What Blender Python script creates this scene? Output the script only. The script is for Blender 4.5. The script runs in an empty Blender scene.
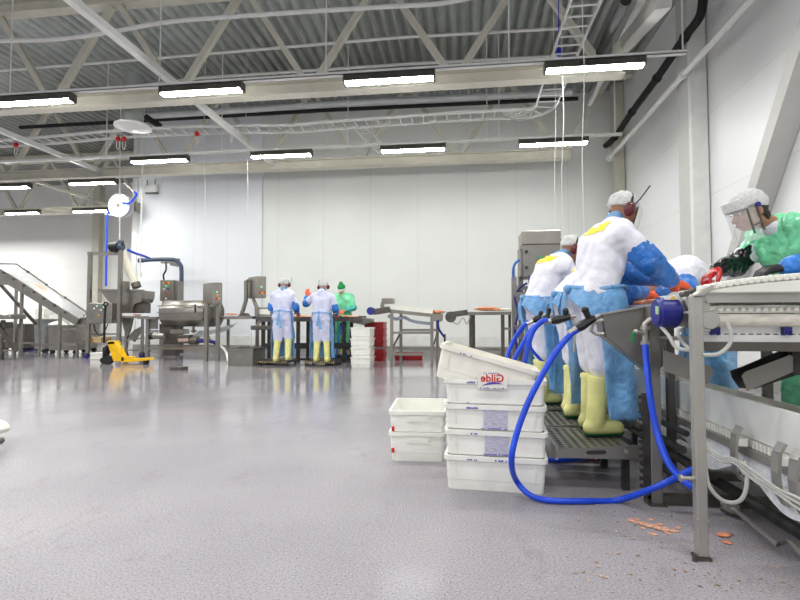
import bpy, bmesh, math, random
from mathutils import Vector, Matrix, noise
random.seed(7)
V = Vector
scene = bpy.context.scene
COL = scene.collection
R = math.radians

# ------------------------------------------------------------------ camera and a survey helper
F_PX, YAW, PITCH, EYE = 500.0, R(7.3), math.atan(20/500.0), 1.0
cam_data = bpy.data.cameras.new('camera'); cam = bpy.data.objects.new('camera', cam_data); COL.objects.link(cam)
cam.location = (0, 0, EYE); cam.rotation_euler = (math.pi/2 + PITCH, 0, YAW)
cam_data.sensor_width = 36; cam_data.lens = 36*F_PX/800; cam_data.clip_end = 200; cam_data.clip_start = .05
scene.camera = cam

def at(px, py, Y=None, z=None, X=None):
    """World point seen at a photo pixel, on a known plane (survey helper)."""
    x = (px-400)/F_PX; y = (300-py)/F_PX
    f = math.cos(PITCH) - y*math.sin(PITCH); u = math.sin(PITCH) + y*math.cos(PITCH)
    d = V((x*math.cos(YAW) - f*math.sin(YAW), x*math.sin(YAW) + f*math.cos(YAW), u))
    if z is not None: t = (z-EYE)/d.z
    elif Y is not None: t = Y/d.y
    else: t = X/d.x
    return V((d.x*t, d.y*t, EYE + d.z*t))

# ------------------------------------------------------------------ materials
def lin(c):
    return tuple(((v/255)/12.92 if v/255 <= .04045 else ((v/255+.055)/1.055)**2.4) for v in c) + (1,)
MATS = {}
def mat(name, col, rough=.5, metal=0, var=.06, scale=8, bump=0, bscale=60, alpha=1, trans=0, emit=0, spec=.5, coat=0, sss=0, stretch=None):
    m = bpy.data.materials.new(name); m.use_nodes = True
    n = m.node_tree.nodes; l = m.node_tree.links; b = n['Principled BSDF']
    b.inputs['Roughness'].default_value = rough; b.inputs['Metallic'].default_value = metal
    b.inputs['Specular IOR Level'].default_value = spec; b.inputs['Alpha'].default_value = alpha
    b.inputs['Transmission Weight'].default_value = trans; b.inputs['Coat Weight'].default_value = coat
    tc = n.new('ShaderNodeTexCoord'); mp = n.new('ShaderNodeMapping'); l.new(tc.outputs['Object'], mp.inputs[0])
    if stretch: mp.inputs['Scale'].default_value = stretch
    nz = n.new('ShaderNodeTexNoise'); nz.inputs['Scale'].default_value = scale; nz.inputs['Detail'].default_value = 4
    l.new(mp.outputs[0], nz.inputs['Vector'])
    rp = n.new('ShaderNodeValToRGB'); L = lin(col)
    rp.color_ramp.elements[0].position = .3; rp.color_ramp.elements[1].position = .7
    rp.color_ramp.elements[0].color = tuple(max(0, v*(1-var*2)) for v in L[:3]) + (1,)
    rp.color_ramp.elements[1].color = tuple(min(1, v*(1+var*2)) for v in L[:3]) + (1,)
    l.new(nz.outputs['Fac'], rp.inputs[0]); l.new(rp.outputs[0], b.inputs['Base Color'])
    if bump:
        n2 = n.new('ShaderNodeTexNoise'); n2.inputs['Scale'].default_value = bscale; n2.inputs['Detail'].default_value = 3
        l.new(mp.outputs[0], n2.inputs['Vector'])
        bp = n.new('ShaderNodeBump'); bp.inputs['Strength'].default_value = bump; bp.inputs['Distance'].default_value = .02
        l.new(n2.outputs['Fac'], bp.inputs['Height']); l.new(bp.outputs[0], b.inputs['Normal'])
    if emit:
        b.inputs['Emission Color'].default_value = L; b.inputs['Emission Strength'].default_value = emit
    if sss:
        b.inputs['Subsurface Weight'].default_value = sss; b.inputs['Subsurface Radius'].default_value = (.02, .01, .008)
    MATS[name] = m
    return m

steel = mat('brushed steel', (150, 145, 137), .32, .85, .06, 4, .03, 90)
steel_n = mat('light brushed steel', (182, 178, 171), .4, .7, .05, 4, .03, 90)
steel_dark = mat('dull steel', (104, 99, 93), .42, .8, .09, 6)
steel_matt = mat('matt stainless sheet', (138, 135, 129), .42, .65, .05, 4)
galv = mat('galvanized deck', (172, 176, 174), .38, .65, .06, 3)
cream = mat('cream painted steel', (205, 201, 186), .5, 0, .03, 4)
white_paint = mat('white painted metal', (226, 226, 222), .4, 0, .03, 5)
white_plastic = mat('white plastic', (236, 235, 226), .4, 0, .03, 5, sss=0)
crate_plastic = mat('white crate plastic', (240, 239, 231), .42, 0, .03, 9)
crate_aged = mat('yellowed crate plastic', (238, 234, 222), .42, 0, .04, 7)
red_plastic = mat('red crate plastic', (168, 22, 30), .4, 0, .1, 6)
blue_hose = mat('blue hose rubber', (18, 72, 214), .38, 0, .05, 9)
blue_film = mat('blue plastic film', (126, 184, 238), .16, 0, .12, 9, .9, 30, alpha=.68)
blue_sleeve = mat('blue sleeve film', (46, 116, 200), .2, 0, .14, 9, .7, 26)
blue_motor = mat('dark blue motor paint', (38, 42, 132), .35, 0, .05, 6)
green_film = mat('green plastic film', (126, 224, 170), .16, 0, .12, 8, .9, 26)
green_cap_m = mat('green cloth', (22, 140, 72), .8, 0, .1, 30)
coverall_m = mat('white coverall fabric', (231, 230, 238), .8, 0, .03, 7, .6, 14)
lilac_m = mat('pale lilac coverall fabric', (214, 216, 238), .8, 0, .03, 7, .3, 16)
boot_m = mat('pale yellow rubber', (232, 228, 150), .42, 0, .06, 9)
boot_dirt = mat('brown boot sole', (140, 122, 72), .6, 0, .2, 20)
sole_green = mat('green boot sole', (26, 92, 52), .5, 0, .1, 9)
orange_glove = mat('orange rubber glove', (236, 98, 48), .42, 0, .1, 20)
red_glove = mat('red wet rubber glove', (186, 26, 34), .22, 0, .2, 25)
black_rubber = mat('black rubber', (20, 20, 22), .4, 0, .1, 9)
black_wet = mat('black wet rubber', (14, 14, 16), .16, 0, .1, 9, .3, 12)
black_pipe_m = mat('black foam insulation', (22, 22, 24), .75, 0, .1, 9)
skin_m = mat('skin', (206, 156, 130), .5, 0, .06, 16, sss=.1)
skin_tan = mat('tanned skin', (172, 122, 92), .5, 0, .08, 16, sss=.1)
hair_m = mat('dark brown hair', (46, 36, 30), .6, 0, .2, 60, .5, 200)
hairnet_m = mat('white hairnet gauze', (206, 206, 204), .85, 0, .06, 40, .5, 60)
muff_m = mat('maroon ear muff plastic', (92, 22, 26), .3, 0, .1, 8)
yellow_patch = mat('yellow reflective patch', (246, 222, 20), .5, 0, .04, 12)
yellow_paint = mat('yellow painted steel', (244, 190, 14), .35, 0, .06, 8)
salmon_m = mat('salmon flesh', (246, 152, 112), .35, 0, .16, 30, .3, 40)
navy_m = mat('dark blue plastic', (28, 34, 120), .4, 0, .1, 8)
slate_pipe = mat('slate blue pipe', (62, 76, 98), .4, 0, .06, 8)
grey_cable = mat('grey cable sheath', (184, 184, 178), .45, 0, .05, 8)
dark_steel = mat('blackened steel', (66, 64, 62), .5, .5, .2, 10)
grey_bin = mat('grey plastic bin', (128, 130, 130), .5, 0, .06, 6)
wood_m = mat('light wood', (204, 176, 130), .6, 0, .1, 12)
eye_m = mat('eye white', (230, 228, 222), .3, 0, .01, 5)
lip_m = mat('lips', (170, 96, 86), .5, 0, .05, 20)
led_green = mat('green pilot lamp', (20, 190, 110), .3, 0, .02, 5)
led_red = mat('red button', (206, 30, 26), .35, 0, .02, 5)
led_yellow = mat('yellow button plate', (240, 190, 20), .4, 0, .02, 5)
led_white = mat('white button', (228, 230, 226), .35, 0, .02, 5)
ink_red = mat('red print', (206, 30, 34), .5, 0, .03, 20)
ink_purple = mat('purple print', (92, 70, 176), .5, 0, .08, 20)
ink_smear = mat('smeared lilac print', (196, 194, 210), .6, 0, .14, 30, stretch=(1, 1, 8))
visor_m = mat('clear visor', (240, 242, 240), .08, 0, .01, 5, alpha=.2)
white_film = mat('frosted visor plastic', (238, 236, 232), .3, 0, .02, 5, alpha=.75)
water_m = mat('running water', (235, 240, 245), .05, 0, .01, 5, alpha=.4)
diff_m = mat('fluorescent diffuser', (250, 252, 248), .5, 0, 0, 5, emit=86)
black_plate = mat('black rubber sheet', (30, 28, 27), .4, 0, .15, 6)

# ------------------------------------------------------------------ mesh builder
def spline(pts, n=8):
    P = [V(p) for p in pts]; out = []
    if len(P) < 3: return P
    for i in range(len(P)-1):
        a = P[i-1] if i else P[i]*2-P[i+1]; b, c = P[i], P[i+1]
        d = P[i+2] if i+2 < len(P) else P[i+1]*2-P[i]
        for k in range(n):
            t = k/n
            out.append(.5*((2*b) + (c-a)*t + (2*a-5*b+4*c-d)*t*t + (3*b-a-3*c+d)*t**3))
    out.append(P[-1]); return out

class MB:
    def __init__(s): s.bm = bmesh.new()
    def face(s, pts):
        return s.bm.faces.new([s.bm.verts.new(V(p)) for p in pts])
    def box(s, c, d, rot=None):
        m = Matrix.Translation(V(c)) @ (rot.to_4x4() if rot else Matrix.Identity(4)) @ Matrix.Diagonal((d[0], d[1], d[2], 1))
        bmesh.ops.create_cube(s.bm, size=1, matrix=m); return s
    def b2(s, lo, hi):
        lo, hi = V(lo), V(hi); return s.box((lo+hi)/2, hi-lo)
    def bar(s, p, q, w, h=None, up=(0, 0, 1)):
        p, q = V(p), V(q); h = h or w; z = (q-p).normalized(); u = V(up)
        if abs(z.dot(u)) > .98: u = V((0, 1, 0))
        x = u.cross(z).normalized(); y = z.cross(x)
        return s.box((p+q)/2, (w, h, (q-p).length), Matrix((x, y, z)).transposed())
    def cyl(s, p, q, r, r2=None, n=16):
        p, q = V(p), V(q); d = q-p
        m = Matrix.Translation((p+q)/2) @ V((0, 0, 1)).rotation_difference(d.normalized()).to_matrix().to_4x4()
        bmesh.ops.create_cone(s.bm, cap_ends=True, segments=n, radius1=r, radius2=r if r2 is None else r2, depth=d.length, matrix=m); return s
    def ball(s, c, r, rot=None, n=16):
        r = (r, r, r) if not hasattr(r, '__len__') else r
        m = Matrix.Translation(V(c)) @ (rot.to_4x4() if rot else Matrix.Identity(4)) @ Matrix.Diagonal((r[0], r[1], r[2], 1))
        bmesh.ops.create_uvsphere(s.bm, u_segments=n, v_segments=max(6, n//2), radius=1, matrix=m); return s
    def tube(s, pts, r, n=8):
        P = [V(p) for p in pts]; rings = []; x = None
        for i, p in enumerate(P):
            t = (P[min(i+1, len(P)-1)] - P[max(i-1, 0)]).normalized()
            if x is None:
                x = t.orthogonal().normalized()
            x = (x - t*x.dot(t)).normalized(); y = t.cross(x)
            rr = r(i/(len(P)-1)) if callable(r) else r
            rings.append([s.bm.verts.new(p + rr*(math.cos(a)*x + math.sin(a)*y)) for a in [2*math.pi*k/n for k in range(n)]])
        for a, b in zip(rings, rings[1:]):
            for k in range(n): s.bm.faces.new((a[k], a[(k+1) % n], b[(k+1) % n], b[k]))
        s.bm.faces.new(rings[0][::-1]); s.bm.faces.new(rings[-1]); return s
    def hose(s, pts, r, n=10, k=8): return s.tube(spline(pts, k), r, n)
    def prism(s, pts, vec):
        A = [s.bm.verts.new(V(p)) for p in pts]; B = [s.bm.verts.new(V(p)+V(vec)) for p in pts]
        s.bm.faces.new(A[::-1]); s.bm.faces.new(B)
        for i in range(len(A)): j = (i+1) % len(A); s.bm.faces.new((A[i], A[j], B[j], B[i]))
        return s
    def ring(s, c, axis, r, w, t, n=24):
        """flat ring (tube wall) round an axis: outer radius r, wall t, length w"""
        c = V(c); z = V(axis).normalized(); x = z.orthogonal().normalized(); y = z.cross(x)
        L = []
        for k in range(n):
            a = 2*math.pi*k/n; d = math.cos(a)*x + math.sin(a)*y
            L.append([s.bm.verts.new(c + d*q + z*h) for q, h in ((r, -w/2), (r, w/2), (r-t, w/2), (r-t, -w/2))])
        for k in range(n):
            a, b = L[k], L[(k+1) % n]
            for i in range(4): s.bm.faces.new((a[i], b[i], b[(i+1) % 4], a[(i+1) % 4]))
        return s
    def sheet(s, fn, nu, nv, t=.003):
        """thin solid sheet through fn(u,v), thickness t"""
        G = [[V(fn(i/nu, j/nv)) for j in range(nv+1)] for i in range(nu+1)]
        def nrm(i, j):
            a = G[min(i+1, nu)][j]-G[max(i-1, 0)][j]; b = G[i][min(j+1, nv)]-G[i][max(j-1, 0)]
            return a.cross(b).normalized()
        A = [[s.bm.verts.new(G[i][j]+nrm(i, j)*t/2) for j in range(nv+1)] for i in range(nu+1)]
        B = [[s.bm.verts.new(G[i][j]-nrm(i, j)*t/2) for j in range(nv+1)] for i in range(nu+1)]
        for i in range(nu):
            for j in range(nv):
                s.bm.faces.new((A[i][j], A[i+1][j], A[i+1][j+1], A[i][j+1])); s.bm.faces.new((B[i][j], B[i][j+1], B[i+1][j+1], B[i+1][j]))
        for i in range(nu):
            s.bm.faces.new((A[i][0], B[i][0], B[i+1][0], A[i+1][0])); s.bm.faces.new((A[i][nv], A[i+1][nv], B[i+1][nv], B[i][nv]))
        for j in range(nv):
            s.bm.faces.new((A[0][j], A[0][j+1], B[0][j+1], B[0][j])); s.bm.faces.new((A[nu][j], B[nu][j], B[nu][j+1], A[nu][j+1]))
        return s
    def xform(s, m): bmesh.ops.transform(s.bm, matrix=m, verts=s.bm.verts); return s
    def lo(s):
        P = [v.co for v in s.bm.verts]
        return V((sum((min(p.x for p in P), max(p.x for p in P)))/2, sum((min(p.y for p in P), max(p.y for p in P)))/2, min(p.z for p in P)))

def origin(o):
    p = V((0, 0, 0))
    while o is not None: p += o.location; o = o.parent
    return p
def link(name, me, m, parent, off):
    o = bpy.data.objects.new(name, me); COL.objects.link(o); o.parent = parent
    o.location = off; me.materials.append(m); return o
def build(mb, name, m, parent=None, bevel=0, ang=35, loc=None, label=None, seg=1):
    """link the builder's mesh (world coordinates) as one object"""
    bm = mb.bm
    bmesh.ops.recalc_face_normals(bm, faces=bm.faces)
    if bevel:
        es = [e for e in bm.edges if len(e.link_faces) == 2 and e.calc_face_angle(0) > R(40)]
        bmesh.ops.bevel(bm, geom=es, offset=bevel, segments=seg, affect='EDGES', clamp_overlap=True)
    off = V((0, 0, 0)) if parent else (V(loc) if loc is not None else mb.lo())
    bmesh.ops.translate(bm, verts=bm.verts, vec=-(origin(parent) + off))
    me = bpy.data.meshes.new(name); bm.to_mesh(me); bm.free()
    me.polygons.foreach_set('use_smooth', [True]*len(me.polygons)); me.set_sharp_from_angle(angle=R(ang))
    o = link(name, me, m, parent, off)
    if label: o['label'] = label
    return o
def tag(o, label, cat, group=None, kind=None):
    if label: o['label'] = label
    if cat: o['category'] = cat
    if group: o['group'] = group
    if kind: o['kind'] = kind
    return o
def thing(name, label, cat, loc, group=None):
    o = bpy.data.objects.new(name, None); COL.objects.link(o); o.location = V(loc); o.empty_display_size = .2
    return tag(o, label, cat, group)
def solo(mb, name, m, label, cat, group=None, **k): return tag(build(mb, name, m, **k), label, cat, group)
def struct(mb, name, m, **k): return tag(build(mb, name, m, **k), None, None, None, 'structure')
def dup(root, loc, label, rz=None):
    c = root.copy(); COL.objects.link(c); c.location = V(loc); c['label'] = label
    if rz is not None: c.rotation_euler = (0, 0, rz)
    def kids(a, b):
        for ch in list(a.children):
            d = ch.copy(); COL.objects.link(d); d.parent = b; kids(ch, d)
    kids(root, c); return c
# ================================================================== the hall
WX, WY, DECK = 4.36, 14.6, 7.5

def wall_mat(name, col, axis, spacing, offset, rough=.42, dark=1.25, width=.008):
    """white sandwich panels with fine dark joints every <spacing> metres along one axis"""
    m = mat(name, col, rough, 0, .015, .6)
    n = m.node_tree.nodes; l = m.node_tree.links; b = n['Principled BSDF']
    src = b.inputs['Base Color'].links[0].from_socket
    g = n.new('ShaderNodeNewGeometry'); sp = n.new('ShaderNodeSeparateXYZ'); l.new(g.outputs['Position'], sp.inputs[0])
    a = n.new('ShaderNodeMath'); a.operation = 'SUBTRACT'; l.new(sp.outputs[axis], a.inputs[0]); a.inputs[1].default_value = offset - 100*spacing
    d = n.new('ShaderNodeMath'); d.operation = 'MODULO'; l.new(a.outputs[0], d.inputs[0]); d.inputs[1].default_value = spacing
    c = n.new('ShaderNodeMath'); c.operation = 'LESS_THAN'; l.new(d.outputs[0], c.inputs[0]); c.inputs[1].default_value = width
    mx = n.new('ShaderNodeMix'); mx.data_type = 'RGBA'; l.new(c.outputs[0], mx.inputs[0]); l.new(src, mx.inputs[6])
    mx.inputs[7].default_value = tuple(v*dark*.6 for v in lin(col)[:3]) + (1,)
    l.new(mx.outputs[2], b.inputs['Base Color']); return m
wall_warm = wall_mat('warm white wall panels', (230, 231, 227), 0, 1.43, 1.517)
wall_cool = wall_mat('cool white wall panels', (232, 234, 238), 0, 1.10, -6.137-1.1)
wall_side = wall_mat('white side wall panels', (234, 234, 234), 2, 1.47, 3.21)
wall_far = wall_mat('white far wall panels', (230, 229, 225), 2, 1.2, 2.3)

# floor: grey-lilac epoxy, wet and speckled
fm = bpy.data.materials.new('wet grey lilac epoxy floor'); fm.use_nodes = True
n = fm.node_tree.nodes; l = fm.node_tree.links; b = n['Principled BSDF']
tc = n.new('ShaderNodeTexCoord')
def nz(scale, detail=4, rough=.55, mapping=None):
    t = n.new('ShaderNodeTexNoise'); t.inputs['Scale'].default_value = scale; t.inputs['Detail'].default_value = detail; t.inputs['Roughness'].default_value = rough
    if mapping:
        mp = n.new('ShaderNodeMapping'); mp.inputs['Scale'].default_value = mapping; l.new(tc.outputs['Object'], mp.inputs[0]); l.new(mp.outputs[0], t.inputs['Vector'])
    else: l.new(tc.outputs['Object'], t.inputs['Vector'])
    return t
def ramp(src, stops):
    r = n.new('ShaderNodeValToRGB'); e = r.color_ramp.elements
    while len(e) < len(stops): e.new(.5)
    for q, (p, c) in zip(e, stops): q.position = p; q.color = c if len(c) == 4 else tuple(c) + (1,)
    r.color_ramp.interpolation = 'EASE'; l.new(src, r.inputs[0]); return r
speck = ramp(nz(110, 2, .7).outputs['Fac'], [(.30, lin((112, 106, 115))), (.47, lin((155, 149, 154))), (.60, lin((165, 160, 163))), (.74, lin((190, 185, 187)))])
patch = ramp(nz(.7, 4, .5).outputs['Fac'], [(.3, (.86, .86, .87)), (.7, (1.06, 1.06, 1.06))])
mul = n.new('ShaderNodeMix'); mul.data_type = 'RGBA'; mul.blend_type = 'MULTIPLY'; mul.inputs[0].default_value = 1
l.new(speck.outputs[0], mul.inputs[6]); l.new(patch.outputs[0], mul.inputs[7])
dirt = ramp(nz(5, 8, .72, (1, .5, 1)).outputs['Fac'], [(.54, (0, 0, 0)), (.7, (.34, .34, .34))])
mx = n.new('ShaderNodeMix'); mx.data_type = 'RGBA'; l.new(dirt.outputs[0], mx.inputs[0]); l.new(mul.outputs[2], mx.inputs[6]); mx.inputs[7].default_value = lin((110, 102, 108))
l.new(mx.outputs[2], b.inputs['Base Color'])
wet = ramp(nz(.9, 4, .5, (1, .6, 1)).outputs['Fac'], [(.36, (.05,)*3), (.54, (.11,)*3), (.68, (.17,)*3)])
sx = n.new('ShaderNodeSeparateXYZ'); l.new(tc.outputs['Object'], sx.inputs[0])
dry = n.new('ShaderNodeMapRange'); l.new(sx.outputs['Y'], dry.inputs['Value'])   # drier towards the doors, hosed wet round the machines
FLY = 9.1
dry.inputs['From Min'].default_value = 2.2-FLY; dry.inputs['From Max'].default_value = 6.5-FLY; dry.inputs['To Min'].default_value = .46; dry.inputs['To Max'].default_value = 0
dx = n.new('ShaderNodeMapRange'); l.new(sx.outputs['X'], dx.inputs['Value']); FLX = -12.77
dx.inputs['From Min'].default_value = -.9-FLX; dx.inputs['From Max'].default_value = .3-FLX; dx.inputs['To Min'].default_value = 1; dx.inputs['To Max'].default_value = .45
ml = n.new('ShaderNodeMath'); ml.operation = 'MULTIPLY'; l.new(dry.outputs[0], ml.inputs[0]); l.new(dx.outputs[0], ml.inputs[1])
dry.inputs['From Min'].default_value = 2.8-FLY; dry.inputs['From Max'].default_value = 6.8-FLY; dry.inputs['To Min'].default_value = 1
dx.inputs['To Max'].default_value = .86
# dry epoxy and the hosed wet film are two shaders blended smoothly
l.new(wet.outputs[0], b.inputs['Roughness'])
b2 = n.new('ShaderNodeBsdfPrincipled'); l.new(mx.outputs[2], b2.inputs['Base Color']); b2.inputs['Roughness'].default_value = .5; b2.inputs['Specular IOR Level'].default_value = .4
ms = n.new('ShaderNodeMixShader'); l.new(ml.outputs[0], ms.inputs[0]); l.new(b.outputs[0], ms.inputs[1]); l.new(b2.outputs[0], ms.inputs[2])
l.new(ms.outputs[0], n['Material Output'].inputs['Surface'])
bp = n.new('ShaderNodeBump'); bp.inputs['Strength'].default_value = .09; bp.inputs['Distance'].default_value = .01
l.new(nz(26, 3, .5).outputs['Fac'], bp.inputs['Height']); l.new(bp.outputs[0], b.inputs['Normal']); l.new(bp.outputs[0], b2.inputs['Normal'])


struct(MB().b2((-30, -4, -.1), (WX+.1, 22.2, 0)), 'floor', fm)
struct(MB().b2((-6.12, WY, 0), (WX+.1, WY+.2, DECK)), 'wall_back', wall_warm)
struct(MB().b2((-10.25, WY-.06, 0), (-6.12, WY+.2, DECK)), 'wall_back_left', wall_cool)
struct(MB().b2((-10.4, WY-.1, 0), (-10.24, WY+.25, DECK)), 'trim_1', white_paint)
struct(MB().b2((WX, -4, 0), (WX+.15, WY, DECK)), 'wall_right', wall_side)
struct(MB().b2((-30, 21.6, 0), (-10.3, 21.8, DECK)), 'wall_far_left', wall_far)
struct(MB().b2((-10.4, WY+.25, 0), (-10.25, 21.6, DECK)), 'wall_return', wall_far)
kerb_m = mat('grey concrete kerb', (150, 149, 146), .55, 0, .06, 3)
struct(MB().b2((-10.25, WY-.16, 0), (WX, WY-.06, .24)), 'baseboard_back', kerb_m)
struct(MB().b2((-10.25, WY-.11, .24), (WX, WY-.06, .52)), 'trim_2', white_paint)
struct(MB().b2((-30, 21.45, 0), (-10.4, 21.6, .24)), 'baseboard_far_left', kerb_m)
struct(MB().b2((WX-.1, -4, 0), (WX, WY-.16, .24)), 'baseboard_right', kerb_m)

# corrugated deck, ribs running away from the camera
mb = MB(); pitch = .25; x = -30.0
prof = []
while x < WX+.1:
    prof += [(x, DECK), (x+.085, DECK), (x+.12, DECK+.15), (x+.215, DECK+.15)]; x += pitch
for (a, za), (c, zc) in zip(prof, prof[1:]):
    mb.face([(a, -4, za), (c, -4, zc), (c, 22, zc), (a, 22, za)])
bmesh.ops.remove_doubles(mb.bm, verts=mb.bm.verts, dist=1e-4)
ceil = struct(mb, 'ceiling', galv, loc=(0, 0, DECK), ang=10)
ceil.modifiers.new('thickness', 'SOLIDIFY').thickness = .01

# columns and wall bracing on the right wall
struct(MB().b2((WX-.26, 9.55, 0), (WX-.02, 10.1, DECK)), 'column', mat('grey painted column', (198, 197, 194), .5, 0, .02, 3), bevel=.01)
struct(MB().b2((WX-.3, 9.42, 0), (WX-.02, 9.54, DECK)), 'trim_3', white_paint, bevel=.01)
struct(MB().b2((WX-.28, 14.05, 0), (WX-.02, 14.35, DECK)), 'column', cream, bevel=.01)
br_m = mat('grey wall brace', (192, 190, 186), .5, 0, .02, 3)
tag(build(MB().bar(at(786, 116, X=4.2), (4.2, 8.95, .9), .2, .3, up=(1, 0, 0)).bar(at(786, 116, X=4.2), (4.2, 4.6, 7.2), .2, .3, up=(1, 0, 0)), 'wall_brace', br_m), 'wide grey diagonal brace on the right wall behind the worker in green', 'brace')
struct(MB().b2((-17.3, 21.3, 0), (-16.95, 21.6, DECK)), 'column', cream)

# roof trusses
def hbeam(mb, x0, x1, y, z0, z1, w=.24):
    t = .03
    mb.b2((x0, y-w/2, z0), (x1, y+w/2, z0+t)).b2((x0, y-w/2, z1-t), (x1, y+w/2, z1)).b2((x0, y-.012, z0+t), (x1, y+.012, z1-t))
    return mb
def truss(y, x0, x1, label, nodes, z0=5.15, top=None):
    t = thing('roof_truss', label, 'truss', ((x0+x1)/2, y, z0), 'roof trusses')
    build(hbeam(MB(), x0, x1, y, z0, z0+.26), 'bottom_chord', cream, t)
    build(hbeam(MB(), x0, WX-.05 if x1 > 0 else x1, y, 7.22, 7.49), 'top_chord', cream, t)
    for xb in nodes:
        for sgn in (-1, 1):
            a = V((xb+sgn*.1, y, z0+.26)); c = V((xb+sgn*1.24, y, 7.22))
            if a.x > x1+.1 or c.x < x0: continue
            build(MB().bar(a, c, .11, .11), 'diagonal', cream, t)
    return t
nodes = [-.15-2.67*k for k in range(8)]+[2.45]
truss(8.9, -20, 2.75, 'nearest cream steel roof truss above the front row of lamps', nodes, 5.2)
truss(13.2, -22, 2.75, 'cream steel roof truss close to the long back wall', nodes[:8]+[2.5])
truss(17.6, -25, -10.6, 'furthest cream roof truss, seen only at upper left', [-12.2-2.67*k for k in range(5)])
g = 'tie bars between the trusses'
for (x, y0, y1, dx, lab) in ((-5.25, 4.0, 13.2, 0, 'long slanting pale tie bar crossing the nearest truss near upper left'),
                     (-10.5, 8.9, 13.2, 0, 'pale tie bar between the first two trusses at far upper left'),):
    solo(MB().bar((x, y0, 5.33), (x+dx, y1, 5.33), .11, .11), 'tie_bar', white_paint, lab, 'tie bar', g)
solo(MB().bar(at(37, 182, Y=13.3), at(112, 206, Y=17.5), .08, .08), 'tie_bar', cream, 'thin tie bar slanting down behind the second truss towards the hose reel', 'tie bar', g)

# ------------------------------------------------------------------ lamps and their rails
def lamp(c, lab, L=1.5):
    t = thing('strip_lamp', lab, 'lamp', c, 'fluorescent strip lamps')
    c = V(c); h = L/2
    build(MB().prism([c+V((-h, -.078, -.005)), c+V((-h, .078, -.005)), c+V((-h, .055, .11)), c+V((-h, -.055, .11))], (L, 0, 0)), 'housing', steel_dark, t)
    build(MB().prism([c+V((-h+.03, -.07, -.004)), c+V((-h+.03, -.05, -.034)), c+V((-h+.03, .05, -.034)), c+V((-h+.03, .07, -.004))], (L-.06, 0, 0)), 'diffuser', diff_m, t)
    for s in (-1, 1):
        build(MB().box(c+V((s*(h-.01), 0, .035)), (.03, .16, .15)), 'end_cap', steel_dark, t)
    return t
ROW1 = [(-7.6, 'cut by the left edge of the photo'), (-4.15, 'second from the left'), (-1.05, 'in the middle of the ceiling'), (2.0, 'rightmost, next to the right wall')]
ROW2 = [(-7.45, 'leftmost'), (-4.3, 'second from the left'), (-1.2, 'third from the left'), (2.0, 'rightmost')]
ROW1 = [(at(x, 80, Y=7.96).x, s) for x, (_, s) in zip((36, 202, 389, 594), ROW1)]
ROW2 = [(at(x, 150, Y=11.35).x, s) for x, (_, s) in zip((160, 281.5, 413, 553), ROW2)]
first = None
for x, s in ROW1: lamp((x, 7.96, 4.93), 'lit strip lamp in the front row, ' + s)
for x, s in ROW2: lamp((x, 11.35, 4.93), 'lit strip lamp in the second row, ' + s)
for (px, py, Y, L, s) in ((93, 183, 13.0, 1.45, 'lit strip lamp under the second truss above the hose reel'), (8, 187.5, 13.0, 1.45, 'lit strip lamp under the second truss at the far left'),
                       (23, 213, 16.1, 1.35, 'small lit strip lamp deep in the left bay, left one'), (91, 211, 16.1, 1.35, 'small lit strip lamp deep in the left bay, beside the hose reel')):
    p = at(px, py, Y=Y); lamp((p.x, Y, p.z), s, L)
def rail(x0, x1, y, z, rods, lab):
    t = thing('lamp_rail', lab, 'rail', ((x0+x1)/2, y, z), 'lamp rails')
    mb = MB().b2((x0, y-.05, z), (x1, y+.05, z+.012)).b2((x0, y-.05, z), (x1, y-.04, z+.05)).b2((x0, y+.04, z), (x1, y+.05, z+.05))
    build(mb, 'channel', white_paint, t)
    for xr in rods: build(MB().cyl((xr, y, z+.01), (xr, y, DECK), .012, n=6), 'rod', white_paint, t)
rail(-12, 3.38, 7.96, 5.05, [at(x, 60, Y=7.96).x for x in (11, 160, 326, 509, 683)], 'long white perforated rail carrying the front row of lamps')
rail(-14, 3.45, 11.35, 5.05, [at(x, 120, Y=11.35).x for x in (107, 222, 348, 487, 499, 615)], 'long white rail carrying the second row of lamps')

# pipes and ducts below the deck
solo(MB().hose([at(x, y, Y=8.25) for x, y in ((-40, 42), (0, 41), (60, 39), (110, 32), (160, 23), (200, 19), (300, 12), (400, 6), (440, 3.5), (480, -4))], .038, k=4), 'ceiling_pipe', white_paint, 'white pipe sagging across the top of the nearest truss', 'pipe', 'ceiling pipes')
solo(MB().tube([at(x, y, Y=10.4) for x, y in ((-40, 74), (130, 60.5), (400, 37.5), (572, 28))], .03), 'ceiling_pipe', white_paint, 'thin white pipe under the deck seen through the nearest truss', 'pipe', 'ceiling pipes')
solo(MB().tube([at(x, y, Y=11.9) for x, y in ((60, 96), (200, 78), (400, 64.5), (560, 56))], .035), 'ceiling_pipe', white_paint, 'thin white pipe just above the front row of lamps', 'pipe', 'ceiling pipes')
solo(MB().tube([at(x, y, Y=12.6) for x, y in ((142, 116.5), (325, 104.5), (572, 92))], .085, 14), 'ceiling_duct', mat('pale silver duct', (206, 208, 208), .35, .3, .04, 3), 'round pale silver duct running between the first and second truss', 'duct')
solo(MB().tube([at(x, y, Y=12.72) for x, y in ((20, 127.5), (145, 120.5), (330, 110), (578, 98.5))], .05, 10), 'black_pipe', black_pipe_m, 'black insulated pipe running below the silver duct', 'pipe')
solo(MB().hose([at(x, y, Y=11.6) for x, y in ((146, 117), (152, 121), (160, 126))], .075), 'black_pipe', black_pipe_m, 'short black pipe end beside the round ceiling vent', 'pipe')
t = thing('ceiling_vent', 'round ceiling vent with white disc hanging at upper left', 'vent', at(133, 127, Y=9.6))
c = at(133, 127, Y=9.6)
build(MB().cyl(c+V((0, 0, .08)), c+V((0, 0, 1.1)), .2, n=24), 'duct_collar', galv, t)
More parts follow.
